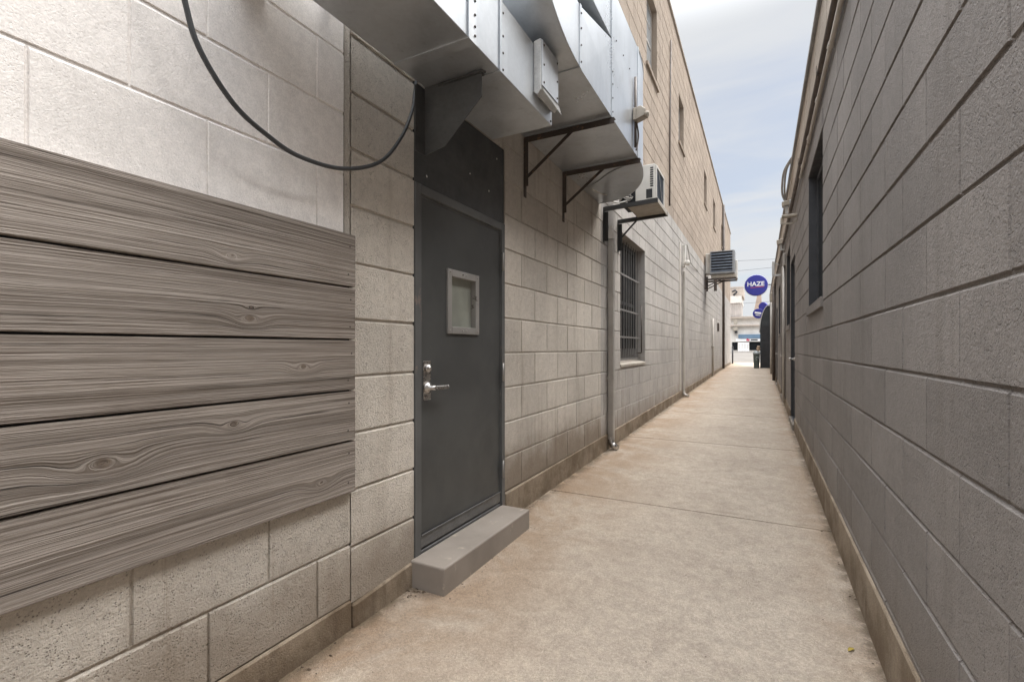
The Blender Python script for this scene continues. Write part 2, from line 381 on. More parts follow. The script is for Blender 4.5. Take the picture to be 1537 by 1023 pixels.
def wood_mat(knots):
    k = NM('weathered_wood'); x, y, z = k.xyz()
    rn = k.new('ShaderNodeObjectInfo').outputs['Random']; sh = k.math('MULTIPLY', rn, 17.0)
    wob = k.noise(0.9, 2, 0.45, stretch=(1, 1, 3)); wob2 = k.noise(6, 2, 0.5, stretch=(1, 1, 5)); f = z; wv = k.math('ADD', k.math('MULTIPLY', wob, 0.020), k.math('MULTIPLY', wob2, 0.004))
    core = None; kn1 = k.noise(24, 3); kn2 = k.noise(31, 3)
    for (yk, zk, s, r0) in knots:
        dy = k.math('ADD', k.math('MULTIPLY', k.math('SUBTRACT', y, yk), 0.46), k.math('MULTIPLY', k.math('SUBTRACT', kn1, .5), s * .30)); dz = k.math('ADD', k.math('SUBTRACT', z, zk), k.math('MULTIPLY', k.math('SUBTRACT', kn2, .5), s * .26))
        r2 = k.math('ADD', k.math('MULTIPLY', dy, dy), k.math('MULTIPLY', dz, dz)); r = k.math('SQRT', r2)
        w = k.math('EXPONENT', k.math('MULTIPLY', r2, -1.0 / (s * s)))
        f = k.math('ADD', k.math('MULTIPLY', f, k.math('SUBTRACT', 1.0, w)), k.math('MULTIPLY', k.math('ADD', k.math('MULTIPLY', r, 1.5), zk), w))
        dy2 = k.math('MULTIPLY', k.math('SUBTRACT', y, yk), 0.8); rc = k.math('SQRT', k.math('ADD', k.math('MULTIPLY', dy2, dy2), k.math('MULTIPLY', dz, dz)))
        cc = k.rng(rc, r0 * 0.75, r0 * 1.25, 1, 0); core = cc if core is None else k.math('MAXIMUM', core, cc)
    f = k.math('ADD', f, wv)
    def gv(a, b):
        v = k.new('ShaderNodeCombineXYZ'); k.l.new(k.math('MULTIPLY', y, a), v.inputs[0]); k.l.new(k.math('MULTIPLY', f, b), v.inputs[1]); k.l.new(sh, v.inputs[2]); return v.outputs[0]
    g1 = k.noise(1, 4, 0.6, vec=gv(0.55, 85)); g2 = k.noise(1, 3, 0.65, vec=gv(1.5, 260)); g3 = k.noise(1, 4, 0.55, vec=gv(0.35, 15))
    crack = k.noise(1, 3, 0.6, vec=gv(1.3, 150))
    lines = k.rng(g1, 0.36, 0.62)
    c = k.mix(lines, (0.155, 0.13, 0.11), (0.32, 0.28, 0.247))
    c = k.mix(k.rng(g2, 0.40, 0.64, 0, 0.80), c, (0.105, 0.083, 0.066))
    c = k.mix(k.rng(g3, 0.35, 0.66, 0, 0.48), c, (0.375, 0.33, 0.29))
    c = k.mix(k.rng(crack, 0.64, 0.685, 0, 0.85), c, (0.045, 0.036, 0.03))
    c = k.mix(k.rng(k.noise(2.2, 4), 0.5, 0.75, 0, 0.35), c, (0.22, 0.18, 0.15)); c = k.mix(k.rng(k.noise(5, 5, 0.7, stretch=(1, .5, 2.5)), 0.56, 0.72, 0, 0.4), c, (0.17, 0.14, 0.12))
    c = k.scale(c, k.rng(rn, 0, 1, 0.90, 1.08))
    c = k.mix(k.math('MULTIPLY', core, 0.75), c, k.mix(k.rng(kn1, .4, .6), (0.09, 0.065, 0.047), (0.17, 0.13, 0.10)))
    k.bump(k.math('ADD', k.math('MULTIPLY', g1, 1.2), k.math('ADD', k.math('MULTIPLY', g2, 0.7), k.rng(crack, 0.63, 0.72, 0, -0.8))), 1.0, 0.007)
    return k.done(c, 0.86, 0, 0.25)
wob_c = 0.023
M['wood'] = wood_mat([(1.085, 1.385, 0.029, 0.012), (1.312, 1.203, 0.026, 0.010), (0.652, 0.957, 0.042, 0.015), (1.026, 1.013, 0.028, 0.0105), (1.40, 0.715, 0.030, 0.004), (1.09, 1.425, 0.010, 0.004), (1.02, 1.60, 0.022, 0.004)])
M['galv'] = galvanised('galvanised_sheet', 0.58, 0.30)
M['galv_dull'] = galvanised('dull_galvanised_sheet', 0.62, 0.36)
M['door'] = chipped('dark_grey_door_paint', (0.066, 0.067, 0.066), (0.125, 0.105, 0.09), thr=0.66, rough=0.40, scale=6)
M['frame'] = chipped('scuffed_frame_paint', (0.10, 0.101, 0.100), (0.23, 0.175, 0.15), thr=0.60, rough=0.45, scale=5, stretch=(1, 1, .5))
M['header'] = plain('dark_header_sheet', (0.055, 0.056, 0.056), 0.5, 0, 0.14, 4)
M['gusset'] = plain('grey_steel_plate', (0.10, 0.102, 0.102), 0.45, 0.35, 0.12, 5)
M['vision'] = chipped('brushed_grey_trim', (0.36, 0.345, 0.33), (0.16, 0.145, 0.13), thr=0.62, rough=0.45, metal=0.45, scale=14)
M['steel'] = plain('satin_steel', (0.52, 0.50, 0.48), 0.3, 0.95, 0.08, 20)
M['kick'] = plain('grey_bottom_strip', (0.16, 0.16, 0.16), 0.4, 0.5, 0.15, 9)
M['rusty'] = chipped('dark_rusty_iron', (0.075, 0.06, 0.052), (0.20, 0.12, 0.075), thr=0.58, rough=0.6, metal=0.2, scale=16)
M['black_iron'] = chipped('black_painted_iron', (0.030, 0.029, 0.028), (0.09, 0.06, 0.045), thr=0.66, rough=0.5, scale=18)
M['step'] = chipped('worn_grey_step_paint', (0.26, 0.226, 0.195), (0.36, 0.31, 0.255), thr=0.60, rough=0.8, scale=7)
M['cable'] = plain('dark_cable', (0.055, 0.058, 0.062), 0.45, 0, 0.08, 20)
M['pipe_grey'] = chipped('grey_pipe', (0.40, 0.375, 0.345), (0.22, 0.19, 0.16), thr=0.60, rough=0.45, metal=0.35, scale=6)
M['pipe_beige'] = chipped('painted_pipe', (0.48, 0.44, 0.39), (0.30, 0.26, 0.22), thr=0.62, rough=0.6, scale=6)
M['pipe_brown'] = plain('brown_pipe', (0.075, 0.056, 0.045), 0.55, 0, 0.2, 5)
M['ac_white'] = chipped('aged_white_enamel', (0.60, 0.57, 0.52), (0.36, 0.31, 0.26), thr=0.62, rough=0.45, scale=7)
M['ac_grey'] = plain('grey_casing', (0.30, 0.305, 0.31), 0.5, 0.2, 0.10, 5)
M['dark'] = plain('dark_interior', (0.022, 0.022, 0.024), 0.7, 0, 0.2, 6)
M['louvre'] = plain('slate_louvre', (0.085, 0.10, 0.125), 0.5, 0.2, 0.12, 6)
M['bar'] = chipped('grey_security_bar', (0.20, 0.19, 0.18), (0.11, 0.085, 0.06), thr=0.60, rough=0.5, metal=0.3, scale=14)
M['box_beige'] = plain('beige_fitting', (0.36, 0.32, 0.265), 0.55, 0, 0.12, 12)
M['box_grey'] = plain('grey_fitting', (0.50, 0.50, 0.49), 0.5, 0.2, 0.12, 12)
M['trim_dark'] = plain('charcoal_trim', (0.045, 0.046, 0.050), 0.5, 0.1, 0.12, 6)
M['sill'] = block_mat('cast_sill', (0.46, 0.41, 0.35), pit=0.3, dirt_amt=0, streak=0.4)
M['coping'] = plain('metal_coping', (0.24, 0.235, 0.23), 0.5, 0.4, 0.12, 3)
M['roof'] = plain('roofing_felt', (0.12, 0.115, 0.11), 0.9)
M['conduit'] = plain('grey_conduit', (0.36, 0.36, 0.355), 0.4, 0.5, 0.08, 8)
M['door_tan'] = plain('taupe_door', (0.12, 0.105, 0.095), 0.55, 0, 0.1, 5)
def glass(name, tint, rough=0.06, spec=0.6):
    k = NM(name); c = k.mix(k.rng(k.noise(3.5, 4), 0.35, 0.65), tint, tuple(v * 0.75 for v in tint))
    return k.done(c, rough, 0.0, spec)
M['glass_dark'] = glass('dark_glazing', (0.016, 0.018, 0.020), 0.2, spec=0.05)
M['glass_sky'] = glass('sky_tinted_glazing', (0.34, 0.36, 0.37), 0.06)  # pale base colour stands in for sky reflected in the glass
M['glass_door'] = glass('frosted_door_glass', (0.30, 0.31, 0.27), 0.3)

# ---------------------------------------------------------------- ground, pavement, street
def strip(name, mat, x0, x1, ys, dz=0.0, kind='structure'):
    m = MB()
    vs = [[m.bm.verts.new((x, y, gz(y) + dz)) for x in (x0, x1)] for y in ys]
    for a, b in zip(vs, vs[1:]): m.bm.faces.new((a[0], a[1], b[1], b[0]))
    o = m.build(name, mat); return tag(o, kind=kind)
M['ground'] = plain('packed_ground', (0.22, 0.20, 0.175), 0.9, 0, 0.2, 0.5, 0.3, 30)
M['asphalt'] = plain('pale_worn_asphalt', (0.125, 0.112, 0.098), 0.85, 0, 0.15, 0.6, 0.4, 60)
strip('ground', M['ground'], -600, 600, [-600, -40, 0, 27, 63, 105, 600, 1500], -0.05)
strip('street', M['asphalt'], -80, 80, [35.6, 45, 63, 80, 97], -0.02)
M['kerb'] = plain('kerb_concrete', (0.19, 0.165, 0.14), 0.85, 0, 0.12, 2, 0.3, 60)
strip('pavement', M['kerb'], -80, -1.7, [32.36, 35.4], 0.0); strip('pavement', M['kerb'], 0.5, 80, [29.05, 35.4], 0.0)
strip('pavement', M['kerb'], -80, 80, [97.2, 104.9], 0.06)
# the alley slab: bays with tooled joints
m = MB(); jy = [-9.6, -6.9, -4.2, -1.5, 1.2, 3.89, 6.59, 9.32, 12.0, 14.7, 17.4, 20.1, 22.8, 25.5, 28.2, 30.9, 33.2, 35.4]
for a, b in zip(jy, jy[1:]):
    g = 0.006; bv = 0.006; d = 0.012
    A, B = a + g * .5, b - g * .5; n = 6
    def row(y, z): return [m.bm.verts.new((x, y, z)) for x in (L - 0.01, RR + 0.01)]
    p0 = row(A, gz(A) - d); p1 = row(A + bv, gz(A)); p2 = row(B - bv, gz(B)); p3 = row(B, gz(B) - d)
    e = row(b + g * .5, gz(b) - d)
    for q, w in ((p0, p1), (p1, p2), (p2, p3), (p3, e)): m.bm.faces.new((q[0], q[1], w[1], w[0]))
tag(m.build('alley_pavement', M['pavement']), kind='structure')

# ---------------------------------------------------------------- left building
LB = thing('commercial_building', 'long two-storey concrete block building with tan upper storey, on the left of the alley', 'building', (-6, 10, 0.1))
DOOR = (2.038, 3.057, 0.0, 2.727)                     # frame + dark panel above it
WINL = (6.293, 7.815, 1.05, 2.84)
footL = 0.20
GAP = 1.589
# old block left of the door: below the boards, and the pier
rowsA = [0.02] + [0.13, 0.385, 0.64, 0.90, 1.16, 1.42, 1.68, 1.775]
block_wall('block_wall', M['block_old'], LB, L, 1, YS, GAP - .006, rowsA, bond(0.732, 0.447), seed=3)
rowsW = [1.775, 2.055, 2.329, 2.598, 2.87, 3.14]
block_wall('white_painted_wall', M['block_white'], LB, L, 1, YS, 1.545, rowsW, bond(0.728 + .2235, 0.447), seed=4, hw=.0035, vw=.002, depth=.005)
m = MB(); m.box(L - .2, L - .004, 1.5525, GAP - .004, 1.777, 3.14); m.build('corner_strip', M['block_old'], LB)
rowsP = [0.02] + [0.108 + 0.2605 * k for k in range(0, 11)] + [2.95, 3.14]
block_wall('pier', M['block_old'], LB, L, 1, GAP, DOOR[0] - .004, rowsP, bond(1.2, 3.0, False), seed=5, hw=.0055, depth=.009)
rowsD = [0.0] + [0.225 + 0.2545 * k for k in range(0, 11)] + [3.14]
block_wall('block_wall', M['block_door'], LB, L, 1, DOOR[1] + .004, 5.42, rowsD, bond(3.59, 0.50, True), seed=6, hw=.005)
rowsC = [0.0] + [0.225 + 0.2545 * k for k in range(0, 15)] + [4.02]
block_wall('grey_painted_wall', M['block_grey'], LB, L, 1, 5.424, YE_L, rowsC, bond(5.95, 0.42), ops=[WINL, (19.9, 20.5, 2.0, 2.25)], seed=8, hw=.0045)
block_wall('block_wall', M['block_door'], LB, L, 1, DOOR[0] - .002, DOOR[1] + .002, [2.724, 2.93, 3.14], bond(2.5, .5), seed=12)
rowsX = [3.14, 3.40, 3.66, 3.92, 4.02]
block_wall('block_wall', M['block_door'], LB, L, 1, YS, 5.42, rowsX, bond(0.1, 0.45), seed=9)
YU = 4.45
rowsU = [4.02 + 0.262 * k for k in range(0, 16)] + [8.28]
UW = [(7.97, 8.85, 5.97, 7.35), (11.42, 12.22, 6.0, 7.12), (16.9, 17.8, 6.1, 7.2), (20.3, 21.3, 6.1, 7.2), (24.6, 25.5, 6.1, 7.2)]
block_wall('upper_wall', M['block_tan'], LB, L - .006, 1, YU, YE_L, rowsU, bond(0.3, 0.52), ops=UW, seed=10, hw=.004, depth=.005)
m = MB(); m.box(L - 9, L - 0.30, YU + .012, YE_L - .01, -0.2, 8.26); m.build('building_core', M['block_tan'], LB)
m = MB(); m.box(L - 9, L - 0.30, YS, YU - .001, -0.2, 4.0); m.build('near_core', M['roof'], LB)
m = MB(); m.box(L - .29, L - .02, YE_L - .012, YE_L, 0, 8.27); m.build('wall_end', M['block_tan'], LB)
m = MB(); m.box(L - 9, L - .02, YU, YU + .011, 4.03, 8.27); m.build('upper_return_wall', M['block_tan'], LB)
m = MB(); m.box(L - .29, L - .02, YS, YS + .012, 0, 4.01); m.build('wall_end', M['block_old'], LB)
m = MB(); m.box(L - .34, L + .028, YS - .02, YU - .002, 4.022, 4.07, .006); m.build('coping', M['parapet'], LB)
m = MB(); m.box(L - .34, L + .028, YU - .02, YE_L + .02, 8.282, 8.34, .006); m.build('coping', M['parapet'], LB)
m = MB()
for a, b, x in ((YS, GAP - .004, .012), (GAP, DOOR[0] - .006, .016), (DOOR[1] + .006, YE_L, .013)):
    za, zb = 0.108, 0.108
    if a > 3: za = zb = 0.216
    m.hexa([(L - .1, a, -.3), (L + x, a, -.3), (L + x, a, za), (L - .1, a, za)], [(L - .1, b, -.3), (L + x, b, -.3), (L + x, b, max(zb, gz(b) + .13)), (L - .1, b, max(zb, gz(b) + .13))])
bmesh.ops.bevel(m.bm, geom=m.bm.edges[:], offset=.006, segments=1, affect='EDGES')
m.build('footing', M['footing'], LB)

# the grey steel door
m = MB(); x0, x1 = L - .06, L + .006
m.box(x0, x1, 2.038, 2.092, 0.05, 2.178, .003); m.box(x0, x1, 3.010, 3.057, 0.05, 2.178, .003); m.box(x0, x1, 2.0925, 3.0095, 2.125, 2.178, .003)
m.box(x0, x1 - .012, 2.0925, 2.107, 0.15, 2.1245); m.box(x0, x1 - .012, 2.999, 3.0095, 0.15, 2.1245); m.box(x0, x1 - .012, 2.1075, 2.9985, 2.112, 2.1245)
m.build('door_frame', M['frame'], LB)
m = MB(); m.box(L - .08, L - .004, 2.038, 3.057, 2.181, 2.72, .002)
m.build('header_panel', M['header'], LB)
for y, z in ((2.60, 2.40), (2.84, 2.36), (2.15, 2.24), (2.95, 2.62)):
    m = MB(); m.lathe((L - .004, y, z), (1, 0, 0), [(0, .007), (.003, .006), (.005, .003)], 8); m.build('rivet', M['steel'], LB)
DR = MB(); VW = (2.389, 2.665, 1.405, 1.715)
DX = L - .010
for (a, b, c, d, f) in subtract((2.098, 3.004, 0.165, 2.118, (0, 0, 0, 0)), [VW]): DR.box(DX - .045, DX, a, b, c, d)
bmesh.ops.remove_doubles(DR.bm, verts=DR.bm.verts[:], dist=1e-4)
door = DR.build('door', M['door'], LB)
m = MB(); frame(m, DX - .03, DX + .012, VW[0] - .04, VW[1] + .04, VW[2] - .04, VW[3] + .04, .042, .002); m.build('vision_frame', M['vision'], door)
screws(DX + .0122, (VW[0] - .02, (VW[0] + VW[1]) / 2 - .02, (VW[0] + VW[1]) / 2 + .02, VW[1] + .02), (VW[2] - .02, VW[3] + .02), door, 'steel')
m = MB(); m.box(DX - .034, DX - .026, VW[0] - .01, VW[1] + .01, VW[2] - .01, VW[3] + .01); m.build('pane', M['glass_door'], door)
m = MB(); m.box(DX + .0005, DX + .006, 2.100, 3.002, 0.172, 0.242, .002); m.box(DX + .0065, DX + .012, 2.100, 3.002, 0.238, 0.246, .001); m.build('bottom_strip', M['kick'], door)
for za, zb in ((1.834, 1.962), (1.04, 1.169), (0.346, 0.47)):
    m = MB(); m.tube([(L + .018, 3.007, za), (L + .018, 3.007, zb)], .0065, 10); m.box(L + .0065, L + .009, 3.008, 3.034, za + .006, zb - .006)
    m.build('hinge', M['vision'], door)
m = MB(); m.box(DX + .0005, DX + .004, 2.125, 2.190, 0.985, 1.205, .003)
m.lathe((DX + .004, 2.160, 1.163), (1, 0, 0), [(0, .024), (.010, .024), (.016, .019), (.018, .010), (.024, .009)], 20); m.build('deadbolt', M['steel'], door)
m = MB(); m.lathe((DX + .004, 2.160, 1.055), (1, 0, 0), [(0, .034), (.008, .034), (.014, .024), (.030, .014), (.058, .012)], 20)
m.bar((DX + .055, 2.155, 1.055), (DX + .055, 2.295, 1.052), .013, .022, (0, 0, 1), .004); m.build('lever_handle', M['steel'], door)
m = MB(); m.box(L - .085, L - .003, 2.094, 3.008, 0.10, 0.158, .003); m.build('threshold', M['kick'], LB)

# barred window
m = MB(); recess(m, L, 1, WINL, .20); m.build('window_reveal', M['block_grey'], LB)
wf = MB(); x = L - .15; frame(wf, x - .03, x, WINL[0] + .01, WINL[1] - .01, WINL[2] + .03, WINL[3] - .01, .06, .003)
wf.box(x - .028, x - .004, (WINL[0] + WINL[1]) / 2 - .025, (WINL[0] + WINL[1]) / 2 + .025, WINL[2] + .092, WINL[3] - .072); wf.box(x - .026, x - .006, WINL[0] + .072, WINL[1] - .072, 1.92, 1.97)
win = wf.build('window', M['dark'], LB)
m = MB(); m.box(x - .026, x - .02, WINL[0] + .06, WINL[1] - .06, WINL[2] + .09, WINL[3] - .07); m.build('pane', M['glass_dark'], win)
m = MB(); m.prism([(L - .148, WINL[0] + .003, WINL[2] + .002), (L + .012, WINL[0] + .003, WINL[2] - .03), (L + .012, WINL[0] + .003, WINL[2] + .005), (L - .148, WINL[0] + .003, WINL[2] + .045)], (0, WINL[1] - WINL[0] - .006, 0), .003); m.build('sill', M['sill'], win)
bx = L - .075
def bar_set(): 
    for i in range(10):
        y = WINL[0] + .06 + i * 1.28 / 9; q = MB(); q.bar((bx, y, WINL[2] + .055), (bx, y, WINL[3] - .03), .011, .011, (1, 0, 0)); q.build('security_bar', M['bar'], win)
    for z in (1.105, 1.42, 1.80, 2.30):
        q = MB(); q.box(bx + .0075, bx + .013, WINL[0] + .004, WINL[1] - .09, z, z + .026); q.build('cross_bar', M['bar'], win)
    for i in range(9):
        y = WINL[0] + .13 + i * 1.28 / 9; q = MB(); q.bar((bx, y, WINL[2] + .055), (bx, y + .02, 1.27), .012, .012, (1, 0, 0)); q.build('short_bar', M['bar'], win)
    q = MB(); q.tube([(L - .03, 7.70, 1.20), (L - .03, 7.70, 1.95)], .009, 8); q.box(L - .10, L - .02, 7.62, 7.69, 1.19, 1.21); q.build('latch_rod', M['rusty'], win)
bar_set()

# upper storey windows
for op in UW:
    m = MB(); recess(m, L - .006, 1, op, .16); m.build('window_reveal', M['block_tan'], LB)
    a, b, c, d = op; m = MB(); x = L - .10; frame(m, x - .035, x, a + .004, b - .004, c + .03, d - .004, .05, .003)
    m.box(x - .030, x - .002, a + .055, b - .055, (c + d) / 2 - .022, (c + d) / 2 + .022)
    m.box(x - .028, x - .006, a + .055, b - .055, (c + 3 * d) / 4 - .01, (c + 3 * d) / 4 + .01)
    w = m.build('window', M['pipe_grey'], LB)
    m = MB(); m.box(x - .027, x - .012, a + .05, b - .05, c + .08, d - .054); m.build('pane', M['glass_sky'], w)
    m = MB(); m.box(x - .05, L + .03, a - .06, b + .06, c - .06, c + .002, .004); m.build('sill', M['block_tan'], w)
m = MB(); m.box(L - .05, L + .012, 19.9, 20.5, 2.0, 2.25, .003)
for i in range(5): m.box(L + .0125, L + .020, 19.95, 20.45, 2.03 + i * .042, 2.05 + i * .042)
m.build('wall_vent', M['pipe_brown'], LB)

# ---------------------------------------------------------------- right building
RB = thing('commercial_building', 'low dark grey painted block building on the right of the alley', 'building', (5, 10, 0.1))
WR1 = (4.525, 5.778, 1.69, 3.03); WR2 = (9.30, 10.474, 1.68, 3.02); DR1 = (8.063, 9.105, 0.16, 2.66); DR2 = (11.95, 13.05, 0.2, 2.45); WR3 = (13.9, 15.0, 1.65, 2.9); DR3 = (16.2, 17.2, 0.2, 2.5); WR4 = (19.0, 20.2, 1.65, 2.9)
TOP = 4.07
rowsR = [0.0] + [0.2795 + 0.2296 * k for k in range(0, 14)] + [3.40]
block_wall('block_wall', M['block_dark'], RB, RR, -1, YS, YE_R, rowsR, bond(0.498 + .2675, 0.535), ops=[WR1, WR2, DR1, DR2, WR3, DR3, WR4], seed=20, hw=.0042, vw=.0025, depth=.0065)
block_wall('parapet', M['parapet'], RB, RR - .004, -1, YS, YE_R, [3.40, 3.66, 3.92, TOP], bond(0.2, 0.9), seed=21, hw=.003, depth=.005)
m = MB(); m.box(RR + .25, RR + 9, YS, YE_R - .01, -.2, TOP - .02); m.build('building_core', M['roof'], RB)
m = MB(); m.box(RR + .02, RR + .29, YE_R - .012, YE_R, 0, TOP - .01); m.build('wall_end', M['parapet'], RB)
m = MB(); m.box(RR + .02, RR + .29, YS, YS + .012, 0, TOP - .01); m.build('wall_end', M['parapet'], RB)
m = MB(); m.box(RR - .034, RR + .30, YS - .02, YE_R + .02, TOP + .002, TOP + .05, .006); m.build('coping', M['coping'], RB)
m = MB()
for a, b in ((YS, DR1[0] - .003), (DR1[1] + .003, DR2[0] - .003), (DR2[1] + .003, DR3[0] - .003), (DR3[1] + .003, YE_R)):
    za = max(.252, gz(a) + .17); zb = max(.252, gz(b) + .17)
    m.hexa([(RR - .012, a, -.3), (RR + .1, a, -.3), (RR + .1, a, za), (RR - .012, a, za)], [(RR - .012, b, -.3), (RR + .1, b, -.3), (RR + .1, b, zb), (RR - .012, b, zb)])
bmesh.ops.bevel(m.bm, geom=m.bm.edges[:], offset=.006, segments=1, affect='EDGES')
m.build('footing', M['footing'], RB)
for op in (WR1, WR2, WR3, WR4):
    a, b, c, d = op
    m = MB(); recess(m, RR, -1, op, .14); m.build('window_reveal', M['trim_dark'], RB)
    m = MB(); x = RR + .07; frame(m, x, x + .04, a + .003, b - .003, c + .003, d - .003, .05, .003); m.box(x + .003, x + .036, (a + b) / 2 - .02, (a + b) / 2 + .02, c + .054, d - .054)
    w = m.build('window', M['trim_dark'], RB)
    m = MB(); m.box(x + .012, x + .02, a + .05, b - .05, c + .05, d - .05); m.build('pane', M['glass_dark'], w)
    m = MB(); m.box(RR - .022, RR + .068, a - .03, b + .03, c - .085, c - .002, .004); m.build('sill', M['block_dark'], w)
    m = MB(); m.box(RR - .006, RR + .02, a - .02, b + .02, d + .002, d + .16, .003); m.build('lintel', M['block_dark'], w)
for op, mt in ((DR1, 'trim_dark'), (DR2, 'door_tan'), (DR3, 'door_tan')):
    a, b, c, d = op
    m = MB(); recess(m, RR, -1, op, .12); m.build('door_reveal', M['trim_dark'], RB)
    m = MB(); x = RR + .05; m.box(x, x + .045, a + .05, b - .05, c + .02, d - .05, .003); dd = m.build('door', M[mt], RB)
    m = MB(); m.box(x - .01, x + .06, a + .003, a + .048, c + .003, d - .003); m.box(x - .01, x + .06, b - .048, b - .003, c + .003, d - .003); m.box(x - .01, x + .06, a + .0485, b - .0485, d - .048, d - .003); m.build('door_frame', M['trim_dark'], RB)
    m = MB(); m.lathe((x, b - .12, 1.1), (-1, 0, 0), [(0, .03), (.008, .03), (.02, .012), (.05, .012), (.06, .028), (.08, .024), (.085, .005)], 14); m.build('handle', M['steel'], dd)
    m = MB(); m.box(RR - .03, RR + .12, a + .003, b - .003, c - .16, c - .003, .006); m.build('threshold', M['kerb'], RB)

# ---------------------------------------------------------------- board cladding and door step
PL = thing('plank_panel', 'five wide weathered grey boards with knots fixed across the near left wall', 'wood panel', (L, 0.3, .62))
bz = [0.626, 0.861, 1.087, 1.315, 1.550, 1.791]
for i in range(5):
    m = MB(); a, b = bz[i] + .0035, bz[i + 1] - .0035; j = rnd.uniform(-.0012, .0012)
    m.hexa([(L + .001, -2.4, a), (L + .028 + j, -2.4, a), (L + .028 + j, -2.4, b), (L + .001, -2.4, b)], [(L + .001, 1.590, a), (L + .028 + j, 1.590, a), (L + .028 + j, 1.590, b), (L + .001, 1.590, b)])
    bmesh.ops.bevel(m.bm, geom=m.bm.edges[:], offset=.003, segments=2, affect='EDGES')
    bd = m.build('board', M['wood'], PL)
    for yy, zq in ((1.555, a + .045), (1.56, b - .05)):
        q = MB(); q.lathe((L + .0275 + j, yy + rnd.uniform(-.01, .01), zq + rnd.uniform(-.01, .01)), (1, 0, 0), [(0, .0045), (.001, .0042), (.0016, .002)], 8); q.build('nail', M['rusty'], bd)
m = MB(); m.box(L + .0, L + .0035, -2.4, 1.575, bz[0] + .02, bz[-1] - .02); m.build('backing', M['dark'], PL)
m = MB(); m.box(L + .001, -1.437, 2.0, 3.02, -.05, .148, .009, 2)
st = m.build('door_step', M['step']); tag(st, 'low grey painted concrete step in front of the dark steel door', 'step')

# ---------------------------------------------------------------- ducts
def flange(m, x1, z0, z1, y, w=.022, p=.006, top=True):
    """raised joint collar round the three visible sides of a wall-hugging duct"""
    m.box(x1 + .0005, x1 + p, y - w / 2, y + w / 2, z0 - p, z1 + p)
    m.box(L + .003, x1, y - w / 2, y + w / 2, z0 - p, z0 - .0005); m.box(L + .003, x1, y - w / 2, y + w / 2, z1 + .0005, z1 + p)
D1 = thing('duct', 'low rectangular galvanised duct above the dark door, with the grey box on its side', 'duct', (L, 1.0, 2.58))
dxi, dxo, dz0, dz1, dye = -1.494, -1.089, 2.582, 2.924, 2.592
m = MB(); m.box(dxi, dxo, 1.02, dye, dz0, dz1, .0025); m.build('duct_body', M['galv'], D1)
m = MB(); m.box(L + .001, dxi - .001, 1.03, 1.17, dz0 + .03, dz1 - .01, .002); m.build('wall_stub', M['galv'], D1)
for y in (1.46, 2.30):
    m = MB(); m.box(L + .001, dxi - .001, y - .02, y + .02, 2.80, 2.84); m.build('standoff', M['rusty'], D1)
for y, wd in ((1.7145, .060), (1.9665, .022)):
    m = MB(); p = .005
    m.box(dxo + .0005, dxo + p, y - wd / 2, y + wd / 2, dz0 - p, dz1 + p); m.box(dxi + .003, dxo, y - wd / 2, y + wd / 2, dz0 - p, dz0 - .0005); m.box(dxi + .003, dxo, y - wd / 2, y + wd / 2, dz1 + .0005, dz1 + p)
    m.build('joint_collar', M['galv_dull'] if wd > .05 else M['galv'], D1)
    m = MB(); m.box(dxo + p + .0003, dxo + p + .004, y - wd / 2 - .004, y - wd / 2 + .001, dz0 - p, dz1 + p); m.build('drive_cleat', M['galv_dull'], D1)
screws(dxo + .0055, (1.732,), (2.61, 2.65, 2.70, 2.76, 2.83, 2.89), D1); screws(dxo + .0005, (1.99, 2.57), (2.60, 2.68, 2.76, 2.87), D1)
m = MB(); gy = 1.908; m.prism([(-1.493, gy, 2.560), (-1.493, gy, 2.238), (-1.365, gy, 2.263), (-1.157, gy, 2.454), (-1.157, gy, 2.560)], (0, .004, 0)); m.box(-1.4925, -1.4885, gy - .075, gy - .0005, 2.238, 2.560)
m.box(-1.493, -1.157, gy + .0045, gy + .026, 2.562, 2.5805); m.tube([(-1.40, gy - .002, 2.565), (-1.15, gy - .002, 2.570), (-1.135, gy - .002, 2.56)], .0055, 8)
m.build('gusset_plate', M['gusset'], D1)

D2 = thing('duct', 'large galvanised duct with curved elbow, resting on two rusty brackets above the wall', 'duct', (L, 3.4, 2.95))
xo = -.955
cy, cz = 2.70, 3.80
o_ = arc((cy, cz), .855, 270, 180, 18); i_ = arc((cy, cz), .485, 270, 180, 18)
m = MB()
O = o_ + [(1.845, 5.4)]; I = i_ + [(2.215, 5.4)]
for side in (L + .003, xo):
    for k in range(len(O) - 1): m.face([(side, *O[k]), (side, *O[k + 1]), (side, *I[k + 1]), (side, *I[k])])
for k in range(len(O) - 1):
    m.face([(L + .003, *O[k]), (xo, *O[k]), (xo, *O[k + 1]), (L + .003, *O[k + 1])], True); m.face([(L + .003, *I[k]), (xo, *I[k]), (xo, *I[k + 1]), (L + .003, *I[k + 1])], True)
m.face([(L + .003, *O[-1]), (xo, *O[-1]), (xo, *I[-1]), (L + .003, *I[-1])])
bmesh.ops.remove_doubles(m.bm, verts=m.bm.verts[:], dist=1e-5)
for e in m.bm.edges:
    if len(e.link_faces) == 2 and e.link_faces[0].normal.length and abs(e.link_faces[0].normal.dot(e.link_faces[1].normal)) < .5: e.smooth = False
m.build('elbow', M['galv'], D2)
# edge seams of the elbow
m = MB(); m.tube([(xo + .001, y, z) for y, z in O], .005, 6); m.build('elbow_seam', M['galv_dull'], D2)
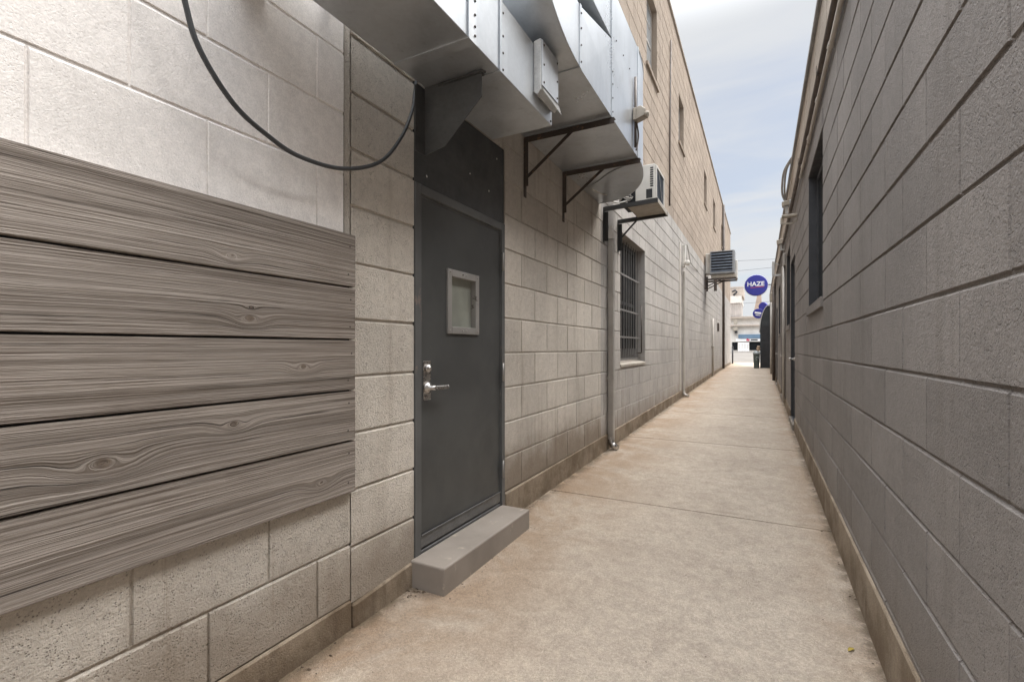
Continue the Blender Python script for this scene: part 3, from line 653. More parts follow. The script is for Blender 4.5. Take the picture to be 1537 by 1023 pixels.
# straight run with cross-broken panel, tapering taller
Z0 = 2.945
m = MB(); yb, ye = 2.702, 3.38
V = m.bm.verts.new
cA = (xo, yb, Z0); cB = (xo, ye, Z0); cC = (xo, ye, 3.505); cD = (xo, yb, 3.315); ctr = (xo + .007, (yb + ye) / 2, 3.20)
for p, q in ((cA, cB), (cB, cC), (cC, cD), (cD, cA)): m.face([p, q, ctr])
w = lambda p: (L + .003, p[1], p[2])
m.face([cA, cB, w(cB), w(cA)]); m.face([cD, cC, w(cC), w(cD)]); m.face([w(cA), w(cB), w(cC), w(cD)])
m.build('straight_run', M['galv'], D2)
# plenum box with a creased side
m = MB(); y0, y1, zt = 3.382, 4.20, 3.90
a, b, c, d = (xo, y0, Z0), (xo, y1, Z0), (xo, y1, zt), (xo, y0, zt); e1 = (xo, y1, 3.59); e0 = (xo, y0, 3.49); mid = (xo + .007, (y0 + y1) / 2, 3.22)
for p, q in ((a, b), (b, e1), (e1, e0), (e0, a)): m.face([p, q, mid])
m.face([e0, e1, c, d]); m.face([a, b, w(b), w(a)]); m.face([d, c, w(c), w(d)]); m.face([a, w(a), w(d), d])
m.build('plenum', M['galv'], D2)
# heel curving into the wall
m = MB(); n = 18; P = [(L + .003 + (xo - L - .003) * math.cos(t) ** .9, 4.202 + 1.14 * math.sin(t)) for t in [math.pi / 2 * k / n for k in range(n + 1)]]
for k in range(n): m.face([(P[k][0], P[k][1], Z0), (P[k + 1][0], P[k + 1][1], Z0), (P[k + 1][0], P[k + 1][1], zt), (P[k][0], P[k][1], zt)], True)
for z in (Z0, zt): m.face([(L + .003, 4.202, z)] + [(p[0], p[1], z) for p in P])
bmesh.ops.remove_doubles(m.bm, verts=m.bm.verts[:], dist=1e-5)
for e in m.bm.edges:
    if len(e.link_faces) == 2 and (len(e.link_faces[0].verts) > 4) != (len(e.link_faces[1].verts) > 4): e.smooth = False
m.build('heel', M['galv'], D2)
m = MB(); m.tube(spline([(L + .01, 4.75, Z0 - .004), (-1.45, 4.62, Z0 - .006), (-1.25, 4.42, Z0 - .004), (-1.02, 4.30, Z0 - .005)], 6), .005, 6); m.build('heel_seam', M['galv_dull'], D2)
for z in (Z0, zt):
    m = MB(); m.tube([(p[0] + .001, p[1], z) for p in P], .005, 6); m.build('heel_seam', M['galv_dull'], D2)
# upper branch that joins the plenum
m = MB(); m.box(L + .003, xo - .001, 2.30, 3.380, 3.512, 3.90, .0025); m.build('upper_branch', M['galv'], D2)
for y, z1 in ((2.700, 3.315), (3.380, 3.90), (4.20, 3.90)):
    m = MB(); m.box(xo + .0005, xo + .007, y - .014, y + .014, Z0 - .006, z1 + .004); m.box(L + .003, xo, y - .014, y + .014, Z0 - .007, Z0 - .0005); m.build('joint_collar', M['galv'] if y < 4 else M['galv_dull'], D2)
screws(xo + .007, (2.706, 3.384), (2.98, 3.08, 3.18, 3.27), D2); screws(xo + .002, (3.5, 3.7, 3.9), (3.56,), D2)

def wall_bracket(y, yn, lab):
    o = thing('wall_bracket', lab, 'bracket', (L, y, 2.5), 'steel brackets under the duct')
    m = MB(); m.box(L + .001, L + .006, y - .022, y + .022, 2.47, 2.93, .001); m.box(L + .0065, L + .04, y - .022, y - .017, 2.55, 2.93); m.build('upright', M['rusty'], o)
    m = MB(); m.box(L + .004, xo + .02, y - .022, y + .022, 2.9315, 2.9365); m.box(L + .042, xo + .02, y - .022, y - .017, 2.893, 2.931); m.build('arm', M['rusty'], o)
    m = MB(); m.bar((L + .02, y + .004, 2.63), (-1.25, y + .004, 2.925), .024, .006, (0, 1, 0)); m.build('strut', M['rusty'], o)
wall_bracket(3.395, 0, 'rusty triangular steel bracket under the duct, the one nearer the dark door')
wall_bracket(4.225, 0, 'rusty triangular steel bracket under the duct end, beside the curved heel')

EB = thing('electrical_box', 'narrow grey metal electrical box screwed to the side of the low duct', 'box', (dxo, 2.45, 2.6))
m = MB(); m.prism([(dxo + .0005, 2.337, 2.660), (dxo + .0005, 2.337, 2.935), (dxo + .042, 2.337, 2.942), (dxo + .042, 2.337, 2.668), (dxo + .022, 2.337, 2.642)], (0, .243, 0), .003); m.build('case', M['box_grey'], EB)
m = MB(); m.box(dxo + .0425, dxo + .048, 2.345, 2.574, 2.69, 2.938, .002); m.build('cover', M['galv'], EB)
screws(dxo + .048, (2.367, 2.555), (2.715, 2.81, 2.915), EB)
m = MB(); m.face([(dxo + .043, 2.35, 2.688), (dxo + .054, 2.35, 2.663), (dxo + .054, 2.61, 2.640), (dxo + .043, 2.60, 2.688)]); bmesh.ops.solidify(m.bm, geom=m.bm.faces[:], thickness=.002); m.build('latch_flap', M['box_grey'], EB)

SN = thing('wall_light', 'beige angular light fitting on conduit fixed to the outer face of the big duct', 'light', (-.94, 4.1, 3.35))
m = MB(); m.tube([(-.938, 4.045, 3.56), (-.938, 4.045, 2.97)], .011, 8); m.tube(spline([(-.935, 4.07, 3.19), (-.925, 4.10, 3.1), (-.93, 4.09, 3.02), (-.935, 4.06, 2.95)], 5), .007, 6); m.build('conduit', M['pipe_brown'], SN)
m = MB(); m.box(-.947, -.92, 3.99, 4.08, 3.18, 3.28, .004); m.build('back_box', M['box_beige'], SN)
m = MB(); m.prism([(-.92, 3.99, 3.18), (-.92, 3.99, 3.28), (-.885, 3.99, 3.288), (-.845, 3.99, 3.255), (-.855, 3.99, 3.20)], (0, .085, 0), .004); m.lathe((-.85, 4.03, 3.22), (1, -.2, -.4), [(0, .024), (.018, .030), (.02, .015)], 12); m.build('lamp_head', M['box_beige'], SN)

cb = MB(); cb.tube(spline([(-1.50, .60, 3.2), (-1.53, .74, 2.62), (-1.55, .821, 2.333), (-1.55, .866, 2.206), (-1.55, .971, 2.088), (-1.55, 1.091, 2.032), (-1.55, 1.229, 2.003), (-1.55, 1.44, 2.028), (-1.55, 1.657, 2.131), (-1.56, 1.817, 2.31), (-1.59, 1.935, 2.5), (-1.615, 1.985, 2.62), (-1.62, 2.01, 2.724)], 8), .0086, 10)
tag(cb.build('cable', M['cable']), 'thick dark grey cable sagging in a loop below the low duct', 'cable')

# ---------------------------------------------------------------- air conditioners
A1 = thing('air_conditioner', 'old white air conditioner with a dark grille, on a black bracket above the barred window', 'air conditioner', (-1.2, 5.85, 2.95))
ax0, ax1, ay0, ay1, az0, az1 = -1.30, -1.075, 5.60, 6.12, 2.985, 3.395
m = MB(); m.box(ax0, ax1, ay0, ay1, az0, az1, .010, 2); m.build('casing', M['ac_white'], A1)
m = MB(); frame(m, ax1 + .0005, ax1 + .016, ay0 + .012, ay1 - .012, az0 + .012, az1 - .012, .026, .003); m.build('grille_frame', M['ac_white'], A1)
m = MB(); m.box(ax1 + .001, ax1 + .004, ay0 + .039, ay1 - .039, az0 + .039, az1 - .039); m.build('grille_back', M['dark'], A1)
m = MB()
for i in range(12): m.box(ax1 + .0045, ax1 + .008, ay0 + .055 + i * .036, ay0 + .060 + i * .036, az0 + .04, az1 - .04)
m.build('grille_slat', M['louvre'], A1)
m = MB(); m.bar((ax1 + .014, ay0 + .16, az1 - .06), (ax1 + .014, ay0 + .34, az0 + .08), .012, .006, (1, 0, 0)); m.build('grille_brace', M['ac_grey'], A1)
m = MB()
for i in range(9): m.box(ax1 - .055, ax1 - .02, ay0 - .004, ay0 - .0005, az0 + .15 + i * .026, az0 + .163 + i * .026)
m.box(ax1 - .10, ax1 - .03, ay0 - .003, ay0 - .0005, az0 + .02, az0 + .125); m.build('side_vent', M['dark'], A1)
m = MB(); m.box(-1.50, ax0 - .002, ay0 + .04, ay1 - .04, az0 + .02, az1 - .05)
m.build('coil', M['dark'], A1)
m = MB(); r2 = random.Random(3)
for k in range(14):
    p = [( r2.uniform(-1.49, -1.31), ay0 + .03 - r2.uniform(0, .03), r2.uniform(az0 + .02, az1 - .06)) for _ in range(4)]; m.tube(spline(p, 5), .006, 5)
m.build('coil_tube', M['pipe_grey'], A1)
m = MB(); m.tube(spline([(-1.40, 5.58, 3.0), (-1.48, 5.5, 2.97), (-1.56, 5.42, 2.99), (L + .01, 5.36, 3.02)], 6), .009, 6); m.tube(spline([(-1.33, 5.57, 3.02), (-1.45, 5.3, 3.0), (-1.5, 5.0, 2.93), (-1.53, 4.7, 2.90)], 6), .006, 6); m.build('pipe', M['ac_white'], A1)
B1 = thing('bracket_frame', 'black iron shelf bracket carrying the old white air conditioner', 'bracket', (L, 5.85, 2.5))
for y in (5.53, 6.17):
    m = MB(); m.box(L + .001, L + .007, y - .028, y + .028, 2.53, 2.90, .001); m.box(L + .0075, L + .05, y + .022, y + .028, 2.55, 2.90); m.build('upright', M['black_iron'], B1)
    m = MB(); m.hexa([(L + .001, y - .02, 2.902), (L + .001, y + .02, 2.902), (L + .001, y + .02, 2.948), (L + .001, y - .02, 2.948)], [(-1.03, y - .02, 2.925), (-1.03, y + .02, 2.925), (-1.03, y + .02, 2.971), (-1.03, y - .02, 2.971)]); m.build('arm', M['black_iron'], B1)
m = MB(); m.bar((L + .03, 6.17, 2.70), (-1.42, 6.17, 2.91), .022, .006, (0, 1, 0)); m.build('strut', M['black_iron'], B1)
m = MB(); m.hexa([(-1.40, 5.551, 2.945), (-1.40, 6.149, 2.945), (-1.40, 6.149, 2.953), (-1.40, 5.551, 2.953)], [(-1.045, 5.551, 2.956), (-1.045, 6.149, 2.956), (-1.045, 6.149, 2.964), (-1.045, 5.551, 2.964)])
m.box(-1.044, -1.03, 5.551, 6.149, 2.926, 2.966); m.build('tray', M['box_beige'], B1)
m = MB(); m.box(-1.38, -1.05, 5.60, 5.64, 2.967, 2.984); m.box(-1.38, -1.05, 6.06, 6.10, 2.967, 2.984); m.build('packer', M['black_iron'], B1)

A2 = thing('air_conditioner', 'large grey air conditioner with slatted front, high on the far left wall', 'air conditioner', (-1.2, 17.3, 3.6))
m = MB(); m.box(-1.50, -.745, 17.0, 17.62, 3.70, 4.46, .02, 2); m.build('casing', M['ac_grey'], A2)
m = MB(); m.box(-1.47, -.80, 16.994, 16.9995, 3.74, 4.43); m.build('louvre_back', M['dark'], A2)
m = MB()
for i in range(7):
    z = 3.78 + i * .093; m.prism([(-1.455, 16.992, z), (-1.455, 16.955, z + .0), (-1.455, 16.992, z + .052)], (.64, 0, 0))
m.build('louvre', M['louvre'], A2)
m = MB(); frame(m, 0, 1, 0, 1, 0, 1, .01) if False else None
for q in ((-1.485, -1.456, 3.72, 4.45), (-.814, -.775, 3.72, 4.45)): m.box(q[0], q[1], 16.96, 16.993, q[2], q[3])
m.box(-1.4555, -.8145, 16.962, 16.993, 3.72, 3.765); m.box(-1.4555, -.8145, 16.962, 16.993, 4.425, 4.45); m.build('front_frame', M['ac_grey'], A2)
m = MB(); m.box(-.744, -.68, 17.15, 17.55, 3.55, 4.15, .01); m.build('side_box', M['ac_white'], A2)
m = MB(); m.box(-1.64, -1.505, 17.1, 17.5, 3.75, 4.42, .01); m.build('back_plate', M['ac_white'], A2)
m = MB(); m.box(-1.46, -.72, 17.02, 17.6, 3.58, 3.697, .01); m.build('drip_tray', M['box_beige'], A2)
B2 = thing('bracket_frame', 'dark iron bracket under the large far grey air conditioner', 'bracket', (L, 17.3, 3.3))
for y in (17.05, 17.62):
    m = MB(); m.box(L + .001, L + .05, y - .03, y + .03, 3.22, 3.72, .002); m.build('upright', M['rusty'], B2)
    m = MB(); m.box(L + .051, -.70, y - .022, y + .022, 3.52, 3.572); m.build('arm', M['rusty'], B2)
    m = MB(); m.bar((L + .03, y, 3.30), (-1.15, y, 3.53), .03, .03, (0, 1, 0)); m.build('strut', M['rusty'], B2)
m = MB(); m.box(-1.37, -1.28, 16.97, 17.01, 3.15, 3.56); m.build('hanger', M['rusty'], B2)

# ---------------------------------------------------------------- downspouts and pipes
def rect_pipe(m, x0, x1, y0, y1, z0, z1, ribs=True):
    m.box(x0, x1, y0, y1, z0, z1, .012, 2)
DS = thing('downspout', 'grey metal downspout with a kicked-out foot, between the door and the barred window', 'downspout', (L, 5.70, .07))
m = MB(); rect_pipe(m, L + .012, L + .082, 5.66, 5.735, .16, 2.60); m.build('pipe', M['pipe_grey'], DS)
m = MB(); m.tube([(L + .047, 5.698, .20), (L + .047, 5.698, .14), (L + .07, 5.69, .10), (L + .13, 5.67, .075)], .040, 12); m.build('foot', M['steel'], DS)
m = MB(); m.hexa([(L + .01, 5.655, 2.601), (L + .084, 5.655, 2.601), (L + .084, 5.74, 2.601), (L + .01, 5.74, 2.601)], [(L + .03, 5.675, 2.76), (L + .06, 5.675, 2.76), (L + .06, 5.715, 2.76), (L + .03, 5.715, 2.76)]); m.build('top_cap', M['pipe_beige'], DS)
for z in (.9, 1.9):
    m = MB(); m.box(L + .001, L + .085, 5.63, 5.765, z, z + .03) if False else m.box(L + .001, L + .086, 5.655, 5.658, z, z + .03); m.box(L + .083, L + .086, 5.6585, 5.7365, z, z + .03); m.build('strap', M['pipe_grey'], DS)
D_2 = thing('downspout', 'slim cream painted downspout beyond the barred window', 'downspout', (L, 11.95, .12))
m = MB(); rect_pipe(m, L + .012, L + .062, 11.92, 11.98, .24, 3.10); m.build('pipe', M['pipe_beige'], D_2)
m = MB(); m.tube([(L + .037, 11.95, .26), (L + .037, 11.95, .20), (L + .07, 11.92, .165), (L + .15, 11.86, .15)], .034, 10); m.build('foot', M['pipe_beige'], D_2)
m = MB(); m.box(L + .001, L + .012, 11.45, 11.62, .3, 3.7); m.build('backing_strip', M['pipe_beige'], D_2)
WL = thing('floodlight', 'small white twin floodlight on the left wall above the cream downspout', 'light', (L, 12, 3.4))
m = MB(); m.box(L + .001, L + .07, 11.92, 12.04, 3.2, 3.72, .006); m.build('back_box', M['ac_white'], WL)
m = MB(); m.lathe((L + .12, 11.8, 3.27), (.45, -1, -.15), [(-.10, .02), (-.05, .055), (.07, .065), (.09, .058), (.095, .01)], 14); m.build('lamp_head', M['ac_white'], WL)
m = MB(); m.tube(spline([(L + .05, 12.0, 3.75), (L + .06, 12.4, 3.78), (L + .04, 13.2, 3.50), (L + .02, 15.0, 3.55)], 6), .010, 6); m.build('lead', M['pipe_grey'], WL)
m = MB(); m.tube([(L + .06, 25.2, gz(25.2) + .02), (L + .06, 25.2, 8.2)], .055, 10); m.tube([(L + .06, 25.2, 4.6), (L + .06, 25.2, 4.75)], .07, 10)
tag(m.build('downspout', M['pipe_brown']), 'dark brown full-height downspout near the street end of the left wall', 'downspout')
m = MB(); m.tube([(L + .05, 19.5, gz(19.5) + .02), (L + .05, 19.5, 2.4)], .035, 8); m.tube([(L + .05, 19.5, 1.3), (L + .05, 19.5, 1.36)], .05, 8)
tag(m.build('pipe', M['pipe_beige']), 'short cream vent pipe standing against the left wall past the grey air conditioner', 'pipe')
m = MB(); m.tube([(L + .02, 10.05, 4.16), (L + .02, 10.08, 5.6), (L + .02, 10.2, 7.6)], .016, 8)
tag(m.build('conduit', M['pipe_brown']), 'thin rusty conduit running up the tan upper wall between two upstairs windows', 'conduit')
m = MB(); m.box(L + .001, L + .06, 22.2, 22.5, 2.0, 2.35, .005); m.box(L + .0605, L + .066, 22.22, 22.48, 2.03, 2.32)
tag(m.build('meter_box', M['pipe_brown']), 'small dark meter box on the far left wall', 'meter box')

# right wall: conduit run, lamps, loop
m = MB(); m.tube([(RR - .035, YS, 3.40), (RR - .035, 9.0, 3.385), (RR - .035, 20, 3.40), (RR - .035, YE_R, 3.40)], .024, 10)
for y in range(0, 29, 2): m.box(RR - .064, RR - .001, y + .3, y + .33, 3.36, 3.363); m.box(RR - .064, RR - .061, y + .3, y + .33, 3.3635, 3.43)
tag(m.build('conduit', M['pipe_brown']), 'dark horizontal conduit running along the right wall under its parapet', 'conduit')
m = MB(); m.tube([(RR - .022, 2.0, 3.315), (RR - .022, 6.6, 3.30)], .016, 8)
for k in range(6): m.tube([(RR - .022, 2.2 + .8 * k, 3.312), (RR - .022, 2.26 + .8 * k, 3.312)], .021, 8)
tag(m.build('conduit', M['pipe_beige']), 'cream conduit just below the dark one, above the near right window', 'conduit')
m = MB()
for dx, rr in ((0, 0), (.035, .02)):
    m.tube(spline([(RR + .05 - dx, 8.2, 4.16), (RR - .01 - dx, 8.35, 4.14 - rr), (RR - .07 - dx, 8.8, 4.14 - rr), (RR - .085 - dx, 9.2, 4.05), (RR - .075 - dx, 9.45, 3.93), (RR - .06, 9.5, 3.80), (RR - .02, 9.5, 3.72)], 7), .016, 8)
tag(m.build('conduit', M['conduit']), 'pair of grey flexible conduits looping out over the top of the right wall', 'conduit')
def flood(y, z, d, w, h, lab, style):
    o = thing('floodlight', lab, 'light', (RR, y, z), 'lamps along the right wall')
    if style == 'frame':
        m = MB(); m.bar((RR - .01, y, z + .05), (RR - d, y, z + .05), w, .03, (0, 0, 1), .004); m.build('arm', M['box_beige'], o)
        m = MB(); m.bar((RR - d, y, z + .034), (RR - d, y, z - h * .5), .03, .03, (0, 1, 0)); m.bar((RR - d, y, z - h * .5), (RR - .05, y, z - h * .5), .02, .02, (0, 0, 1)); m.bar((RR - .05, y, z - h * .5), (RR - .01, y, z - h * .1), .02, .02, (0, 1, 0)); m.build('yoke', M['box_beige'], o)
    else:
        m = MB(); m.bar((RR - .03, y, z), (RR - d, y, z - .015), w, h, (0, 0, 1), .006); m.build('head', M['box_beige'], o)
        m = MB(); m.box(RR - .03, RR - .001, y - .05, y + .05, z - .14, z + .05, .005); m.bar((RR - d * .5, y, z - h * .5), (RR - d * .5, y, z - h * .5 - .13), .04, .04, (0, 1, 0)); m.bar((RR - d * .5, y, z - h * .5 - .115), (RR - .01, y, z - h * .5 - .115), .03, .03, (0, 0, 1)); m.build('mount', M['box_grey'], o)
        m = MB(); m.box(RR - d + .01, RR - .04, y - w / 2 + .01, y + w / 2 - .01, z - h / 2 - .012, z - h / 2 - .009) ; m.build('lens', M['glass_sky'], o)
flood(9.0, 3.64, .13, .14, .075, 'box-shaped lamp on the right wall under the conduit loop', 'box')
flood(7.4, 3.00, .19, .10, .10, 'open frame-shaped lamp bracket on the right wall, nearest of the lamps there', 'frame')
flood(11.15, 3.44, .15, .16, .09, 'small plain lamp on the right wall between the frame bracket and the far door', 'box')
m = MB(); y = 13.5; frame(m, RR - .19, RR - .14, y - .02, y + .25, 3.10, 3.42, .035)
m.bar((RR - .18, y, 3.08), (RR - .005, y, 3.08), .05, .04, (0, 0, 1)); m.bar((RR - .14, y + .1, 3.40), (RR - .005, y + .1, 3.34), .02, .02, (0, 0, 1)); m.box(RR - .185, RR - .155, y + .016, y + .214, 3.136, 3.384)
tag(m.build('floodlight', M['box_grey']), 'upright grey floodlight projecting from the far right wall', 'light', 'lamps along the right wall')
for i, (y, z0, z1, r, mt) in enumerate(((10.9, .3, 2.9, .03, 'pipe_grey'), (18.0, .3, 3.3, .05, 'pipe_brown'), (22.0, .3, 3.4, .05, 'pipe_grey'))):
    m = MB(); m.tube([(RR - r - .005, y, z0 - .1), (RR - r - .005, y, z1)], r, 8); m.box(RR - .05, RR - .001, y - .09, y + .09, z1 + .002, z1 + .25, .01)
    tag(m.build('pipe', M[mt]), ['slim grey pipe with a box on top against the right wall before the second door', 'dark brown pipe with a box on top on the far right wall', 'thick grey pipe with a box on top, farthest along the right wall'][i], 'pipe', 'pipes up the right wall')
m = MB(); m.box(RR - .14, RR - .001, 19.5, 19.9, 2.95, 3.25, .01); m.box(RR - .16, RR - .1405, 19.55, 19.85, 2.99, 3.2)
tag(m.build('meter_box', M['box_beige']), 'beige meter box high on the far right wall', 'meter box')

# ---------------------------------------------------------------- far end: sign, bin, kiosk
def emissive_free(name, colour): return plain(name, colour, 0.45, 0, 0.05, 5)
M['sign_blue'] = emissive_free('royal_blue_sign', (0.035, 0.038, 0.26)); M['sign_white'] = emissive_free('white_lettering', (0.82, 0.82, 0.82)); M['sign_red'] = emissive_free('red_strip', (0.55, 0.09, 0.14)); M['sign_edge'] = emissive_free('pale_sign_rim', (0.45, 0.45, 0.6))
def text_mesh(name, body, size, loc, mat, parent, offset=0.0):
    cu = bpy.data.curves.new(name, 'FONT'); cu.body = body; cu.size = size; cu.align_x = 'CENTER'; cu.align_y = 'CENTER'; cu.extrude = .004; cu.offset = offset
    t = bpy.data.objects.new(name, cu); col.objects.link(t)
    me = bpy.data.meshes.new_from_object(t.evaluated_get(bpy.context.evaluated_depsgraph_get())); bpy.data.objects.remove(t)
    me.transform(Matrix.Translation(loc) @ Matrix.Rotation(R_(90), 4, 'X')); me.materials.clear(); me.materials.append(mat)
    o = bpy.data.objects.new(name, me); col.objects.link(o); o.parent = parent; w = Vector(); p = parent
    while p is not None: w += p.location; p = p.parent
    o.location = -w; return o
SX, SY, SZ, SR = -.215, 27.5, 4.50, .535
SG = thing('round_sign', 'large round blue sign reading HAZE at the far end of the alley', 'sign', (SX, SY, SZ))
m = MB(); m.lathe((SX, SY, SZ), (0, 1, 0), [(0, SR - .02), (.02, SR - .006), (.14, SR - .006), (.16, SR - .02)], 48); m.build('face', M['sign_blue'], SG)
m = MB(); m.lathe((SX, SY + .03, SZ), (0, 1, 0), [(0, SR - .005), (0.0, SR + .012), (.10, SR + .012), (.10, SR - .005)], 48); m.build('rim', M['sign_edge'], SG)
text_mesh('lettering', 'HAZE', .315, (SX - .02, SY - .008, SZ + .055), M['sign_white'], SG, .006)
m = MB(); m.bar((SX - .26, SY - .006, SZ - .125), (SX + .36, SY - .006, SZ - .085), .010, .024, (0, 0, 1)); m.build('underline', M['sign_red'], SG)
m = MB(); m.bar((SX + SR, SY + .08, SZ), (RR + .3, SY + .08, SZ), .05, .05); m.bar((RR + .10, SY + .08, TOP - .3), (RR + .10, SY + .08, SZ + .02), .05, .05, (0, 1, 0)); m.build('arm', M['trim_dark'], SG)
S2 = thing('round_sign', 'small round blue sign with a pale band, below the large round sign', 'sign', (-.13, 29.6, 3.0))
m = MB(); m.lathe((-.13, 29.6, 3.18), (0, 1, 0), [(0, .26), (.02, .27), (.12, .27), (.14, .26)], 36); m.build('face', M['sign_blue'], S2)
m = MB(); m.bar((-.30, 29.594, 3.24), (.02, 29.594, 3.18), .010, .10, (0, 0, 1)); m.bar((-.26, 29.592, 3.10), (-.02, 29.592, 3.06), .010, .035, (0, 0, 1)); m.build('band', M['sign_white'], S2)
m = MB(); m.bar((.13, 29.67, 3.18), (.7, 29.67, 3.18), .04, .04); m.build('arm', M['trim_dark'], S2)
m = MB(); m.lathe((.16, 30.6, 3.62), (-.5, -.86, 0), [(0, .24), (.02, .25), (.12, .25), (.14, .24)], 36); m.bar((.2, 30.6, 3.62), (.9, 30.6, 3.62), .04, .04)
tag(m.build('round_sign', M['sign_blue']), 'small turned plain blue disc sign half hidden by the right wall', 'sign')
KY = 26.9
KI = thing('kiosk', 'tall narrow dark grey cabinet with an arched top against the end of the right wall', 'cabinet', (.2, KY, gz(KY)))
kp = [(-.03, gz(KY) - .02), (.405, gz(KY) - .02), (.405, 3.37)] + [(.405 - .435 * math.sin(t), 2.05 + 1.35 * math.cos(t)) for t in [R_(12 + 78 * k / 8) for k in range(9)]]
M['kiosk'] = plain('dark_kiosk_panel', (0.048, 0.054, 0.058), 0.6, 0, 0.2, 2)
m = MB(); m.prism([(x, KY, z) for x, z in kp], (0, 1.2, 0)); m.build('body', M['kiosk'], KI)
m = MB(); q = [(.405 - .455 * math.sin(t), 2.05 + 1.38 * math.cos(t)) for t in [R_(5 + 85 * k / 10) for k in range(11)]]; m.tube([(x, KY - .02, z) for x, z in q], .022, 8); m.build('arch_trim', M['box_grey'], KI)
m = MB(); m.box(.03, .37, KY - .012, KY - .001, .42, 1.55, .003); m.box(.03, .37, KY - .012, KY - .001, 1.60, 2.4, .003); m.build('panel', M['trim_dark'], KI)
M['bin'] = plain('grey_green_bin', (0.085, 0.105, 0.10), 0.55, 0, 0.15, 5); M['bin_top'] = plain('pale_bin_lid', (0.34, 0.37, 0.38), 0.5, 0, 0.1, 5)
BN = thing('litter_bin', 'grey-green litter bin with a pale lid standing by the dark cabinet', 'bin', (-.20, 26.5, gz(26.5)))
bxx, byy, bz0 = -.19, 26.55, gz(26.5)
m = MB(); m.lathe((bxx, byy, bz0), (0, 0, 1), [(0, .115), (.04, .122), (.68, .150), (.70, .152)], 20); m.build('body', M['bin'], BN)
m = MB(); m.lathe((bxx, byy, bz0 + .701), (0, 0, 1), [(0, .165), (.04, .168), (.10, .14), (.15, .08), (.16, .02)], 20); m.build('lid', M['bin_top'], BN)
m = MB(); r = .222; m.tube([(bxx + .06 * math.cos(t) + .03, byy - .152, bz0 + .48 + .08 * math.sin(t)) for t in [2 * math.pi * k / 14 for k in range(11)]], .014, 6); m.build('emblem', M['bin_top'], BN)
m = MB(); m.lathe((bxx + .07, byy + .02, bz0 + .862), (.1, -.2, 1), [(0, .05), (.06, .08), (.13, .09), (.20, .05), (.25, .075), (.26, .02)], 9)
tag(m.build('paper_bag', plain('crumpled_paper', (0.48, 0.36, 0.27), 0.85, 0, 0.25, 14, 0.8, 25)), 'crumpled brown paper bag left on top of the bin lid', 'bag')
m = MB(); m.tube([(L - .02 + .12, 32.7, gz(32.7) - .1), (L + .10, 32.7, gz(32.7) + 1.0)], .045, 10); m.lathe((L + .10, 32.7, gz(32.7) + 1.0), (0, 0, 1), [(0, .06), (.05, .06), (.08, .02)], 10)
BO = tag(m.build('bollard', M['trim_dark']), 'dark bollard at the street corner of the left building', 'bollard')

# ---------------------------------------------------------------- across the street
FY = 105.0; fz = gz(FY)
M['render_white'] = plain('pale_render', (0.62, 0.59, 0.55), 0.85, 0, 0.1, 0.5); M['render_tan'] = plain('tan_cladding', (0.42, 0.36, 0.31), 0.85, 0, 0.12, 0.4)
M['fascia'] = plain('blue_grey_fascia', (0.12, 0.19, 0.27), 0.5, 0, 0.1, 0.6)
SF = thing('shop_building', 'pale low shop across the street with a blue-grey fascia and dark windows', 'building', (-2, FY, fz))
m = MB(); m.box(-14, 16, FY, FY + 14, fz - .4, 5.60); m.build('wall', M['render_white'], SF)
m = MB(); m.box(-14.2, 16.2, FY - .5, FY + 14.2, 5.602, 5.90, .02); m.build('cornice', M['render_tan'], SF)
m = MB(); m.box(-14, 16, FY + 1, FY + 13.8, 5.902, 7.2); m.build('upper_wall', M['render_white'], SF)
m = MB(); m.box(-14.2, 16.2, FY + .4, FY + 14.0, 7.202, 7.6, .02); m.build('coping', M['render_tan'], SF)
m = MB(); m.box(-3.95, 9, FY - .45, FY - .002, 3.15, 3.95, .02); m.build('fascia', M['fascia'], SF)
for a, b in ((-5.1, -4.1), (-2.0, .45), (2.2, 4.0), (-9.5, -7.0)):
    m = MB(); frame(m, FY, FY, a, b, .8, 2.45, .05) if False else m.box(a, b, FY - .06, FY - .003, .85, 2.45); m.build('window', M['glass_dark'], SF)
m = MB(); m.box(-4.4, 1.0, FY - .36, FY - .352, 2.60, 3.12); m.build('sign_board', M['sign_white'], SF)
m = MB(); m.prism([(-2.55, FY - .40, 2.72), (-2.45, FY - .40, 3.35), (-2.15, FY - .40, 3.0), (-1.85, FY - .40, 2.95), (-2.1, FY - .40, 2.65)], (0, .008, 0)); m.build('emblem', M['sign_red'], SF)
m = MB(); m.box(-1.75, -.55, FY - .37, FY - .362, 2.72, 2.98); m.build('sign_mark', M['trim_dark'], SF)
m = MB(); m.box(-4.8, -4.15, FY - .5, FY - .004, 5.95, 6.9); m.box(-4.85, -4.1, FY - .7, FY - .004, 4.7, 5.4, .02); m.build('equipment_box', M['box_beige'], SF)
m = MB(); m.box(-4.6, -4.15, FY - .5, FY - .004, 4.2, 4.65); m.build('vent_box', M['trim_dark'], SF)
PF = thing('picket_fence', 'white railing in front of the shop across the street', 'fence', (-1.6, FY - 3, fz))
for i in range(7):
    m = MB(); m.box(-3.85 + i * .27, -3.70 + i * .27, FY - 3, FY - 2.9, fz, 2.35); m.build('picket', M['sign_white'], PF)
m = MB(); m.box(-3.9, -2.0, FY - 2.89, FY - 2.84, 2.05, 2.32); m.box(-3.9, -2.0, FY - 2.89, FY - 2.84, .70, 1.15); m.build('rail', M['sign_white'], PF)
M['corrugated'] = None
k = NM('corrugated_siding'); x_, y_, z_ = k.xyz(); wv = k.math('SINE', k.math('MULTIPLY', x_, 13.0)); k.bump(wv, 0.9, 0.08); M['corrugated'] = k.done(k.scale((0.50, 0.46, 0.43), k.rng(k.noise(.8, 4), .3, .7, .85, 1.1)), 0.6, 0.2, 0.4)
